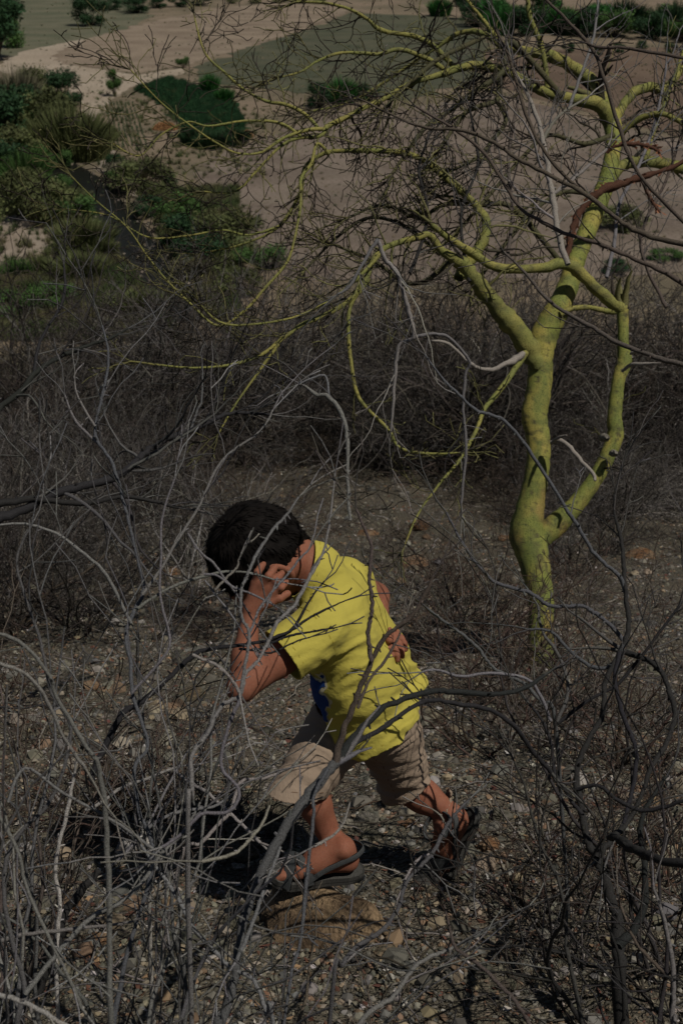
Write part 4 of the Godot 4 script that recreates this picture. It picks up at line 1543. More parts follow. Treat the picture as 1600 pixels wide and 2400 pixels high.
	near_shrub("near_shrub", "grey stem that climbs from the lower left past the child's elbow", [
		["215,1830,16 224,1797,15 250,1740,15 286,1674,15 315,1655,14 347,1634,13 385,1600,12 418,1567,12 469,1527,11 551,1514,9 602,1506,8 679,1480,8 730,1400,5 760,1362,4", 2.0, 2.15, "dark", 1, 0.1],
		["640,1495,8 679,1480,7 715,1455,6 740,1440,6 770,1425,5 808,1408,3", 2.12, 2.12, "dark", 3, 0.08],
		["560,1520,6 600,1524,6 638,1506,6 680,1490,6 714,1483,5 745,1478,5 790,1470,3", 2.12, 2.12, "dark", 3, 0.08],
		["590,1520,5 625,1530,5 650,1525,5 690,1505,4 730,1492,3", 2.1, 2.1, "dark", 2, 0.06],
	], false, 0.35)
	near_shrub("near_shrub", "thin grey twigs that rise in front of the child's head and arm", [
		["440,1960,12 452,1870,11 450,1773,11 481,1728,10 517,1657,10 562,1630,10 575,1581,9 605,1548,8 626,1509,9 646,1464,9 668,1440,9 691,1417,9 710,1382,9 728,1348,9 745,1318,7 762,1280,6 775,1200,5 785,1110,4", 1.7, 1.9, "grey", 3, 0.14],
		["562,1630,8 577,1542,8 583,1509,8 583,1479,8 572,1460,7 566,1444,7 564,1415,7 568,1376,7 582,1342,7 597,1307,8 620,1270,7 645,1235,7 673,1205,6 700,1165,4", 1.75, 1.9, "grey", 2, 0.12],
		["583,1485,6 595,1460,6 605,1432,6 630,1397,6 652,1370,6 675,1346,6 698,1315,5 722,1290,5", 1.8, 1.85, "grey", 2, 0.1],
		["450,1535,8 475,1545,7 510,1560,7 540,1590,8 560,1622,8", 1.7, 1.72, "tan", 2, 0.1],
		["562,1640,9 530,1720,8 520,1800,8 560,1850,8 540,1900,8 470,1910,9 420,1960,8 380,1985,8", 1.75, 1.7, "grey", 3, 0.14],
		["440,1250,5 470,1295,6 500,1320,6 530,1360,6 560,1400,5 590,1450,4", 1.95, 1.95, "grey", 2, 0.08],
		["478,1345,6 510,1350,6 545,1375,6 580,1388,5 630,1412,5 652,1425,4", 1.95, 1.95, "grey", 2, 0.08],
		["505,1382,5 530,1355,6 555,1330,5 560,1310,4", 1.95, 1.95, "tan", 1, 0.06],
		["480,1360,5 510,1400,5 545,1445,5 575,1490,3", 1.97, 1.97, "grey", 1, 0.08],
	], true, 0.35)
	near_shrub("near_shrub", "grey stem that crosses low in the middle with forked ends", [
		["640,2400,9 628,2382,10 610,2330,10 587,2290,10 541,2269,10 500,2225,10 459,2183,10 440,2150,10 423,2116,10 390,2065,9 357,2019,8 330,1980,7", 1.75, 1.9, "grey", 3, 0.14],
	])
	near_shrub("near_shrub", "thin grey branched shrub before the child's raised heel", [
		["780,2310,10 800,2264,10 831,2223,11 892,2183,11 915,2155,10 933,2127,10 943,2095,9 953,2065,9 985,2030,9 1014,1999,10 1030,1965,9 1045,1938,9 1055,1922,8 1080,1893,7 1101,1871,5", 1.85, 2.2, "blue", 3, 0.14],
		["1014,1999,7 985,2010,7 960,2040,6 945,2075,5 930,2110,4", 2.15, 2.1, "tan", 2, 0.1],
		["1045,1935,5 1030,1910,4 1010,1895,3", 2.2, 2.2, "tan", 1, 0.06],
		["800,2264,8 860,2210,7 870,2190,6", 1.9, 1.95, "grey", 1, 0.08],
	])
	near_shrub("near_shrub", "grey stem lying in two arms across the bottom of the picture", [
		["820,2430,12 861,2377,12 890,2357,12 922,2336,12 940,2310,11 953,2290,10 975,2263,10 1004,2244,10 1035,2232,9 1065,2218,8", 1.75, 1.85, "grey", 2, 0.12],
		["1040,2120,4 1052,2170,6 1065,2218,8 1095,2243,9 1132,2269,9 1160,2298,10 1193,2331,10 1215,2360,11 1239,2397,11 1260,2440,11", 1.85, 1.75, "brown", 2, 0.1],
	], false)
	near_shrub("dark_shrub", "dark shrub with thick crooked stems in the lower right corner", [
		["1452,2300,34 1446,2220,32 1443,2152,28 1428,2095,24 1412,2045,22 1395,2005,20 1377,1973,19 1368,1935,17 1361,1902,17 1352,1850,16 1351,1800,14 1375,1740,13 1407,1685,13 1415,1640,13 1417,1598,12 1440,1550,12 1463,1506,13 1472,1460,12 1468,1419,11 1463,1363,10 1460,1320,10 1458,1282,9 1448,1240,8 1438,1195,6", 2.25, 2.55, "dark", 4, 0.22],
		["1397,2010,15 1420,1982,15 1443,1958,15 1462,1935,13 1479,1912,12 1503,1860,10 1524,1800,11 1540,1775,12 1555,1751,12 1572,1712,12 1581,1674,13 1570,1630,13 1555,1588,12 1545,1570,13 1530,1557,13 1500,1540,13 1463,1527,14", 2.25, 2.5, "dark", 3, 0.2],
		["1430,1960,20 1455,1972,22 1479,1989,22 1510,2003,22 1540,2014,22 1620,2030,22", 2.15, 1.9, "dark", 1, 0.14],
		["1365,1910,9 1340,1880,9 1320,1845,9 1300,1810,9 1290,1740,8 1270,1690,7 1240,1650,6", 2.3, 2.4, "dark", 4, 0.18],
		["1446,2220,24 1475,2190,22 1505,2135,18 1509,2055,15 1505,1995,14 1499,1938,12 1520,1880,9 1560,1820,8", 2.25, 2.3, "dark", 4, 0.2],
		["1463,1506,11 1440,1478,10 1412,1450,10 1385,1432,10 1361,1419,9 1325,1421,9 1285,1419,9 1262,1404,9 1239,1389,9 1200,1378,9 1157,1363,8 1120,1325,7 1096,1292,7 1070,1250,6 1045,1200,5", 2.5, 2.5, "blue", 3, 0.18],
		["1468,1400,10 1453,1353,10 1420,1325,9 1387,1292,9 1360,1245,9 1331,1200,9 1285,1125,8 1224,1034,8 1183,988,8 1150,972,8 1116,962,8 1075,925,7 1040,891,6 994,830,4", 2.5, 2.4, "blue", 2, 0.16],
		["1460,1510,10 1430,1560,9 1380,1560,9 1330,1520,8 1290,1480,7 1240,1475,6", 2.45, 2.5, "blue", 4, 0.18],
		["1450,1530,12 1440,1600,11 1460,1680,11 1490,1760,11 1480,1850,10 1460,1930,11", 2.4, 2.3, "dark", 4, 0.2],
		["1350,1850,9 1400,1840,9 1440,1870,9 1500,1900,10 1560,1890,9 1620,1870,9", 2.3, 2.2, "dark", 3, 0.18],
	])
	near_shrub("near_shrub", "pale grey upright stem near the right edge of the picture bottom", [
		["1576,2440,12 1575,2397,12 1577,2330,11 1575,2259,11 1565,2200,10 1550,2137,8 1530,2080,6", 1.8, 1.85, "grey", 2, 0.12],
		["1575,2300,9 1555,2280,9 1520,2245,9 1489,2208,8 1465,2155,7 1448,2106,5", 1.82, 1.9, "brown", 2, 0.12],
	])
	near_shrub("near_shrub", "low grey twigs that spread right of the child's back", [
		["1300,1700,9 1270,1650,9 1234,1608,9 1195,1585,8 1157,1567,8 1135,1540,8 1116,1516,8 1080,1485,7 1045,1460,7 999,1424,5", 2.5, 2.5, "blue", 5, 0.16],
		["1290,1690,9 1260,1620,8 1230,1590,8 1150,1578,8 1080,1585,7 1020,1570,6 990,1575,5", 2.45, 2.4, "grey", 5, 0.16],
		["1300,1700,9 1330,1620,8 1310,1540,8 1270,1480,7 1260,1420,6", 2.5, 2.55, "blue", 5, 0.16],
		["1300,1700,9 1380,1640,8 1450,1600,8 1530,1500,7 1590,1420,6", 2.5, 2.5, "dark", 5, 0.18],
	])
	near_shrub("near_shrub", "bleached bent twigs lying in the shade before the child's front foot", [
		["420,2030,9 469,1979,9 500,1945,9 531,1912,9 545,1890,8 551,1866,8 566,1831,8 600,1826,7 633,1820,7 679,1800,5", 2.15, 2.25, "tan", 4, 0.14],
		["405,1800,6 439,1830,8 465,1845,8 490,1861,8 541,1907,8 577,1943,8 610,1975,8", 2.35, 2.25, "tan", 4, 0.14],
		["200,1900,8 245,1876,8 286,1846,8 357,1820,7 408,1800,6 470,1790,4", 2.2, 2.3, "tan", 4, 0.14],
		["300,1990,8 360,1930,8 430,1900,8 500,1890,7 560,1850,5", 2.2, 2.25, "grey", 5, 0.16],
		["250,2040,6 330,1960,6 390,1850,6 440,1760,4", 2.1, 2.2, "grey", 5, 0.16],
	], true, 1.0)
	near_shrub("dead_tangle", "tangle of grey dead twigs hanging behind the upper right limbs", [
		["1180,640,10 1195,560,9 1200,480,9 1190,400,8 1195,330,8 1210,250,7 1220,180,5", 4.9, 5.2, "brown", 7, 0.36],
		["1420,650,9 1440,560,9 1450,480,8 1490,400,8 1520,330,7 1545,240,6 1560,150,5", 5.0, 5.3, "grey", 7, 0.36],
		["1560,720,9 1520,640,8 1500,560,8 1530,480,8 1560,420,7 1600,300,5", 5.0, 5.2, "brown", 7, 0.36],
		["1100,660,9 1085,580,8 1080,500,8 1100,440,7 1120,380,7 1110,310,6 1100,250,5", 4.8, 5.0, "dark", 8, 0.36],
		["1330,260,8 1355,190,7 1380,120,7 1395,60,6 1400,0,5", 5.0, 5.2, "grey", 7, 0.32],
		["960,640,8 990,560,8 1000,480,7 980,400,7 1000,330,5", 4.7, 4.9, "dark", 8, 0.34],
	], false, 2.0)
	# thin upright stems that fill the near corners
	var where := [["young_shrub", "thicket of thin grey stems filling the lower left corner", 90, 2560, 1.85, 11, 0.95, "grey"], ["young_shrub", "thin grey stems fanning up left of the step rock", 360, 2560, 1.95, 8, 0.7, "blue"], ["young_shrub", "thin brown stems at the left edge below the black limb", -120, 1960, 2.2, 9, 0.8, "brown"], ["young_shrub", "thin dark stems filling the lower right corner", 1500, 2480, 2.1, 6, 0.65, "dark"], ["young_shrub", "thin dark stems at the right edge beside the corner shrub", 1660, 2050, 2.3, 9, 0.75, "dark"], ["young_shrub", "small grey stems in the bottom middle of the ground", 760, 2560, 2.0, 5, 0.36, "brown"]]
	for q in where:
		var foot := at(q[2], q[3], q[4])
		foot.y = height(foot.x, foot.z) - 0.02
		var o := thing(q[0], foot, q[1], "shrub")
		var col: Color = {"grey": Color(0.235, 0.235, 0.236), "blue": Color(0.125, 0.128, 0.132), "brown": Color(0.125, 0.105, 0.09), "dark": Color(0.045, 0.044, 0.044)}[q[7]]
		var st := {"step": 0.05, "kink": 0.30, "rate": 0.34, "angle": 0.6, "bias": Vector3(0, 0.07, 0), "shrink": 0.72, "col": col, "spread": 0.35, "thin": 0.0012, "sides": 5}
		for i in q[5]:
			var g: float = TAU * (i + rng.randf() * 0.8) / q[5]
			var s := Soup.new()
			grow(s, Vector3(cos(g), 0, sin(g)) * 0.05, Vector3(cos(g) * 0.5, 1.0, sin(g) * 0.4 - 0.1).normalized(), q[6] * rng.randf_range(0.6, 1.1), rng.randf_range(0.003, 0.0052), 3, st)
			part("stem", s.mesh(), M.wood, o)
	# long dark twigs that reach in from the right, high up
	near_shrub("long_branch", "long dark straight branch reaching across the tree from the right edge", [
		["1640,590,14 1600,572,13 1540,560,13 1470,530,12 1420,492,11 1370,455,11 1290,412,10 1210,370,10 1145,328,9 1075,305,8 1000,300,7 930,275,6 850,235,4", 2.6, 2.9, "brown", 3, 0.18],
		["1370,455,8 1310,400,8 1260,330,8 1225,250,8 1195,140,7 1160,70,5", 2.75, 2.9, "brown", 3, 0.16],
	], false)
	near_shrub("long_branch", "long thin brown branch running below the long dark straight one", [
		["1640,690,12 1560,640,11 1470,600,10 1400,570,10 1330,550,9 1270,520,9 1220,490,8 1175,420,8 1130,355,7 1060,300,7 975,250,5", 2.7, 2.9, "brown", 3, 0.16],
	], false)
	near_shrub("long_branch", "long dark branch slanting down from the top to the right edge", [
		["1640,560,9 1560,480,9 1480,380,9 1420,200,9 1390,120,9 1340,60,8 1280,0,7 1240,-40,6", 2.7, 2.8, "brown", 2, 0.16],
		["1640,145,8 1540,125,8 1460,112,8 1400,110,7 1370,100,5", 2.7, 2.75, "brown", 2, 0.16],
	], false)
	near_shrub("long_branch", "long dark twig that crosses both trunks of the green tree", [
		["1640,865,12 1560,845,12 1500,825,11 1440,800,11 1390,768,10 1330,735,9 1280,700,8 1230,640,7 1180,590,5", 2.6, 2.8, "brown", 2, 0.16],
	], false)
	near_shrub("long_branch", "grey bleached upright branch hanging among the tree's upper twigs", [
		["1330,620,14 1310,560,14 1300,500,14 1292,450,14 1283,390,13 1270,330,11 1262,290,10 1240,230,9 1200,160,7", 3.9, 4.2, "tan", 6, 0.3],
		["1292,455,9 1330,430,9 1370,395,8 1420,350,7", 4.0, 4.1, "tan", 6, 0.26],
		["1270,330,8 1300,280,7 1340,250,6 1380,225,5", 4.1, 4.1, "tan", 6, 0.26],
	], false)
	near_shrub("long_branch", "pale dead branch hanging in front of the dark thicket's middle", [
		["885,560,10 900,605,11 930,640,10 945,690,10 960,740,11 970,790,10 935,810,8 925,880,8 920,960,7 915,1010,5", 3.9, 4.1, "tan", 4, 0.3],
		["970,790,8 1010,783,8 1050,790,7 1080,820,7 1100,850,7 1090,880,7 1085,960,7 1092,1050,7 1080,1180,6", 4.1, 4.2, "grey", 4, 0.3],
		["885,560,9 860,600,8 820,670,7 790,690,5", 3.9, 3.9, "grey", 4, 0.26],
	], false)
	near_shrub("bleached_shrub", "grey forked dead stem in front of the thicket's left half", [
		["820,1220,8 815,1140,8 815,1060,9 810,1000,10 800,970,11 770,930,10 740,925,9 715,905,6", 2.3, 2.35, "grey", 2, 0.14],
		["770,930,6 760,880,5 700,900,4", 2.35, 2.35, "grey", 1, 0.08],
	], false)
	near_shrub("dark_limb", "black limb of an unseen shrub lying across the left side", [
		["-20,1225,24 60,1190,23 138,1156,21 230,1132,19 290,1108,18 325,1075,17 357,1049,16 400,1025,14 449,1008,13 500,985,11 551,967,9 638,972,5", 3.6, 3.9, "dark", 8, 0.4],
		["-20,1185,18 80,1170,16 190,1180,12 300,1165,10 420,1190,7", 3.6, 3.7, "dark", 8, 0.35],
	], false)
	near_shrub("dark_limb", "black forked limb of an unseen shrub at the left edge", [
		["-20,985,15 0,957,14 51,916,14 82,876,12 110,855,11 143,835,11 200,812,9 255,794,7 300,770,5", 4.0, 4.2, "dark", 9, 0.4],
		["82,876,9 95,800,8 150,700,7 150,620,5", 4.1, 4.2, "dark", 6, 0.3],
	], false)


# ---------------------------------------------------------------- rocks, gravel, litter
func rock_mesh(seed_: int, squash: Vector3, col: Color, col2: Color, facets := 15, rings := 12) -> ArrayMesh:
	var keep := rng.state
	rng.seed = seed_
	var base := SphereMesh.new()
	base.radial_segments = rings * 2
	base.rings = rings
	base.radius = 1.0
	base.height = 2.0
	var arr := base.get_mesh_arrays()
	var v: PackedVector3Array = arr[Mesh.ARRAY_VERTEX]
	var ix: PackedInt32Array = arr[Mesh.ARRAY_INDEX]
	var planes := []
	for i in facets:
		planes.append([any_dir(), rng.randf_range(0.48, 0.80)])
	var c := PackedColorArray()
	var off := any_dir() * 100.0
	for i in v.size():
		var p := v[i]
		for q in planes:
			var e: float = p.dot(q[0]) - q[1]
			if e > 0.0:
				p -= q[0] * e * 0.96
		p *= 1.0 + 0.20 * noise.get_noise_3dv(p * 28.0 + off) + 0.05 * noise.get_noise_3dv(p * 90.0 + off)
		v[i] = p * squash
		c.append(col.lerp(col2, clampf(0.5 + 1.6 * noise.get_noise_3dv(p * 22.0 - off), 0.0, 1.0)))
	var flat_v := PackedVector3Array()
	var flat_c := PackedColorArray()
	var flat_i := PackedInt32Array()
	for i in ix.size():
		flat_v.append(v[ix[i]])
		flat_c.append(c[ix[i]])
		flat_i.append(i)
	rng.state = keep
	return mesh_from(flat_v, flat_i, PackedVector3Array(), flat_c)


func build_rocks() -> void:
	var olive := Color(0.105, 0.105, 0.082)
	var tan := Color(0.22, 0.165, 0.115)
	var rust := Color(0.20, 0.112, 0.062)
	var grey := Color(0.16, 0.155, 0.145)
	var pale := Color(0.40, 0.37, 0.32)
	# x, y, width px, height ratio, tones, label
	var list := [
		[110, 2115, 84, 0.45, olive, grey, "flat olive grey slab of rock at the lower left"],
		[166, 2122, 72, 0.6, tan, rust, "tan brown rock right of the flat slab at lower left"],
		[311, 2112, 36, 0.7, pale, tan, "small pale cream rock right of the tan one"],
		[235, 2202, 70, 0.5, rust, tan, "rusty tan rock below the small pale one"],
		[560, 2030, 38, 0.8, pale, grey, "white quartz lump left of the front sandal"],
		[560, 1985, 90, 0.5, olive, tan, "rounded brown grey rock behind the white quartz lump"],
		[640, 1900, 66, 0.9, Color(0.09, 0.075, 0.06), olive, "dark upright rock behind the child's front shin"],
		[655, 1950, 80, 0.5, Color(0.08, 0.07, 0.06), olive, "dark low rock between front shin and brown grey rock"],
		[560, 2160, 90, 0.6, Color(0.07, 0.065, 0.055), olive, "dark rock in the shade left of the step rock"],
		[1146, 1982, 62, 0.6, rust, tan, "orange brown rock just behind the raised heel"],
		[1152, 2012, 50, 0.5, tan, grey, "tan rock touching the orange brown one below it"],
		[1120, 1945, 44, 0.6, olive, grey, "grey green rock above the orange brown one"],
		[1172, 1905, 54, 0.9, olive, grey, "upright grey green rock right of the rear sandal"],
		[860, 1920, 66, 0.4, olive, grey, "long low grey green rock between the two legs"],
		[870, 1958, 50, 0.5, olive, Color(0.08, 0.08, 0.065), "dark olive rock below the long low one"],
		[955, 1930, 34, 0.7, tan, rust, "brown rock under the rear calf"],
		[455, 1622, 72, 0.5, Color(0.15, 0.115, 0.075), olive, "brown flat rock left of the child's elbow"],
		[212, 1610, 46, 0.5, rust, tan, "rusty rock on the open ground at the left"],
		[262, 1612, 58, 0.5, Color(0.24, 0.18, 0.13), tan, "light brown rock right of the rusty one"],
		[395, 1668, 40, 0.6, pale, tan, "pale rock under the dark climbing stem"],
		[404, 1340, 40, 0.6, tan, rust, "tan rock left of the child's hair"],
		[430, 1305, 60, 0.4, Color(0.05, 0.055, 0.055), olive, "dark slate slab left of the child's hair"],
		[965, 1320, 76, 0.3, Color(0.24, 0.15, 0.095), tan, "flat orange brown slab between child and tree"],
		[985, 1232, 46, 0.6, rust, Color(0.09, 0.06, 0.04), "brown rock on the lit patch behind the child"],
		[860, 1250, 50, 0.4, rust, tan, "flat rust coloured stone behind the child's shoulder"],
		[1122, 2122, 44, 0.4, grey, pale, "pale grey stone on the gravel below the heel"],
		[1290, 1985, 40, 0.5, pale, tan, "pale flat stone left of the dark corner shrub"],
		[1190, 2310, 50, 0.9, Color(0.08, 0.07, 0.06), olive, "dark upright stone at the bottom near the shade"],
		[900, 2230, 60, 0.4, tan, olive, "flat tan stone at the right foot of the step rock"],
		[445, 1932, 36, 0.8, grey, pale, "grey stone among the stems left of the dark rock"],
		[1500, 1300, 60, 0.4, tan, rust, "flat brown stone right of the tree's fork"],
		[1180, 1260, 40, 0.5, Color(0.2, 0.15, 0.1), rust, "brown stone left of the tree's bulging trunk"],
	]
	for i in list.size():
		var q: Array = list[i]
		var p := ground_at(q[0], q[1] + q[2] * q[3] * 0.35)
		var w: float = q[2] * depth_of(p) / lens_f * 0.62
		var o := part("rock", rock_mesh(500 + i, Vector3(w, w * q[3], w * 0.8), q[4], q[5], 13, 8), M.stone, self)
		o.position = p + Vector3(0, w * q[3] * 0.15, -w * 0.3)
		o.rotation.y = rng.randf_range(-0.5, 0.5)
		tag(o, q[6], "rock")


func scatter(called: String, label: String, category: String, mesh: Mesh, n: int, cols: Array, s0: float, s1: float, flat: float, mat: Material, power := 1.0) -> void:
	var mm := MultiMesh.new()
	mm.transform_format = MultiMesh.TRANSFORM_3D
	mm.use_colors = true
	mm.mesh = mesh
	mm.instance_count = n
	for i in n:
		var r := 0.9 * pow(13.5, pow(rng.randf(), power))
		var half := r * 0.36 + 0.7
		var x := rng.randf_range(-half, half)
		var z := -r
		var k := pow(rng.randf(), 2.6)
		var sz := lerpf(s0, s1, k) * (0.75 + r * 0.07)
		var b := Basis(Vector3.UP, rng.randf() * TAU) * Basis(Vector3(rng.randfn(0, 1), 0.2, rng.randfn(0, 1)).normalized(), rng.randfn(0.0, flat))
		mm.set_instance_transform(i, Transform3D(b.scaled(Vector3.ONE * sz), Vector3(x, height(x, z) + sz * 0.12, z)))
		mm.set_instance_color(i, tone(cols[int(rng.randf() * cols.size())], 0.35))
	var o := MultiMeshInstance3D.new()
	o.name = numbered(called)
	o.multimesh = mm
	o.material_override = mat
	add_child(o)
	tag(o, label, category, "", "stuff")


func build_gravel() -> void:
	var cols := [Color(0.128, 0.122, 0.096), Color(0.150, 0.142, 0.112), Color(0.100, 0.098, 0.080), Color(0.18, 0.160, 0.122), Color(0.20, 0.165, 0.115), Color(0.15, 0.105, 0.07), Color(0.20, 0.19, 0.17), Color(0.10, 0.098, 0.08), Color(0.09, 0.088, 0.07), Color(0.12, 0.12, 0.115), Color(0.055, 0.055, 0.05)]
	scatter("gravel", "olive grey angular gravel covering the slope", "gravel", flake(61), 70000, cols, 0.003, 0.012, 0.5, M.flake)
	scatter("gravel", "chips of brown and grey stone lying among the gravel", "gravel", flake(62), 30000, cols, 0.0035, 0.015, 0.4, M.flake)
	scatter("gravel", "scattered larger angular stones on the gravel slope", "gravel", flake(63), 4200, cols, 0.010, 0.045, 0.3, M.flake)
	# dry leaves: small curled faces
	var leaf := Soup.new()
	leaf.quad(Vector3(-1, 0.25, 0), Vector3(0, 0.0, -0.42), Vector3(1, 0.35, 0), Vector3(0, 0.12, 0.42), Color.WHITE)
	leaf.quad(Vector3(-0.9, 0.25, 0.05), Vector3(0, 0.12, 0.42), Vector3(0.9, 0.35, 0.06), Vector3(0.1, 0.35, 0.6), Color.WHITE)
	scatter("leaf_litter", "dry brown and grey leaf litter on the gravel", "leaf litter", leaf.mesh(), 24000, [Color(0.15, 0.085, 0.055), Color(0.10, 0.05, 0.035), Color(0.23, 0.20, 0.17), Color(0.20, 0.13, 0.08), Color(0.10, 0.045, 0.035), Color(0.36, 0.34, 0.32)], 0.005, 0.014, 0.7, M.flake)
	var stick := Soup.new()
	stick.tube(PackedVector3Array([Vector3(-1, 0.05, 0), Vector3(-0.4, 0.12, 0.08), Vector3(0.2, 0.08, -0.06), Vector3(1, 0.16, 0.1)]), PackedFloat32Array([0.035, 0.03, 0.025, 0.012]), 4, Color.WHITE)
	stick.tube(PackedVector3Array([Vector3(0.2, 0.08, -0.06), Vector3(0.6, 0.2, -0.35)]), PackedFloat32Array([0.02, 0.01]), 3, Color.WHITE)
	scatter("fallen_twigs", "small grey fallen twigs lying over the ground", "twigs", stick.mesh(), 7500, [Color(0.13, 0.12, 0.11), Color(0.22, 0.205, 0.19), Color(0.08, 0.068, 0.056), Color(0.30, 0.28, 0.26), Color(0.12, 0.085, 0.065)], 0.02, 0.09, 0.25, M.wood, 0.8)


# ---------------------------------------------------------------- the child
func cam_dir(x: float, y: float, z: float) -> Vector3:
	return (turn * Vector3(x, y, z)).normalized()


func near_field(vs: PackedVector3Array, ix: PackedInt32Array, into: Array) -> void:
	var base: int = (into[0] as PackedVector3Array).size()
	var nn := normals_of(vs, ix)
	into[0].append_array(vs)
	into[1].append_array(nn)
	for i in ix:
		into[2].append(i + base)


func foot_frame(heel: Vector3, toe: Vector3, up: Vector3) -> Transform3D:
	var x := (toe - heel).normalized()
	var z := x.cross(up).normalized()
	var y := z.cross(x)
	return Transform3D(Basis(x, y, z * 0.88), heel)


func add_foot(f: Field, t: Transform3D, s: float, side: float, ankle: Vector3) -> void:
	var q := func(x: float, y: float, z: float) -> Vector3: return t * (Vector3(x, y, z * side) * s)
	f.cap(q.call(0.022, 0.024, 0), q.call(0.075, 0.028, 0), 0.023 * s, 0.022 * s, 0.012)
	f.cap(q.call(0.07, 0.028, 0.004), q.call(0.118, 0.018, 0.016), 0.021 * s, 0.016 * s, 0.012)
	f.cap(q.call(0.07, 0.026, -0.004), q.call(0.108, 0.016, -0.018), 0.020 * s, 0.014 * s, 0.012)
	f.cap(q.call(0.034, 0.06, 0), q.call(0.085, 0.036, 0.004), 0.021 * s, 0.017 * s, 0.014)
	f.cap(ankle, q.call(0.030, 0.05, 0), 0.021, 0.021 * s, 0.014)
	f.ell(q.call(0.034, 0.064, 0.019), t.basis, Vector3.ONE * 0.009 * s, 0.010)
	f.ell(q.call(0.034, 0.060, -0.019), t.basis, Vector3.ONE * 0.009 * s, 0.010)
	var tips := [[0.162, 0.020, 0.0105], [0.160, 0.006, 0.0078], [0.154, -0.005, 0.0072], [0.146, -0.015, 0.0068], [0.136, -0.024, 0.0065]]
	for i in 5:
		var a: Array = tips[i]
		f.cap(q.call(0.116 - i * 0.003, 0.015, a[1] * 0.95), q.call(a[0] - 0.018, 0.014, a[1]), a[2] * s, a[2] * s, 0.005)
		f.cap(q.call(a[0] - 0.018, 0.014, a[1]), q.call(a[0] - 0.006, 0.009, a[1]), a[2] * s, a[2] * 0.92 * s, 0.003)


func band(pts: PackedVector3Array, centre: Vector3, wide: float, th: float) -> ArrayMesh:
	var rad := PackedFloat32Array()
	for i in pts.size():
		rad.append(0.01)
	var line := run(pts, rad, 6)
	var p: PackedVector3Array = line[0]
	var v := PackedVector3Array()
	var ix := PackedInt32Array()
	for i in p.size():
		var t := (p[mini(i + 1, p.size() - 1)] - p[maxi(i - 1, 0)]).normalized()
		var up := p[i] - centre
		up = (up - t * up.dot(t)).normalized()
		var w := t.cross(up)
		for c in [[-1, -1], [-0.8, 1], [0.8, 1], [1, -1]]:
			v.append(p[i] + w * wide * 0.5 * c[0] + up * th * 0.5 * c[1])
		if i > 0:
			var q := (i - 1) * 4
			for j in 4:
				var j1 := (j + 1) % 4
				ix.append_array(PackedInt32Array([q + j, q + 4 + j, q + j1, q + j1, q + 4 + j, q + 4 + j1]))
	return mesh_from(v, ix)


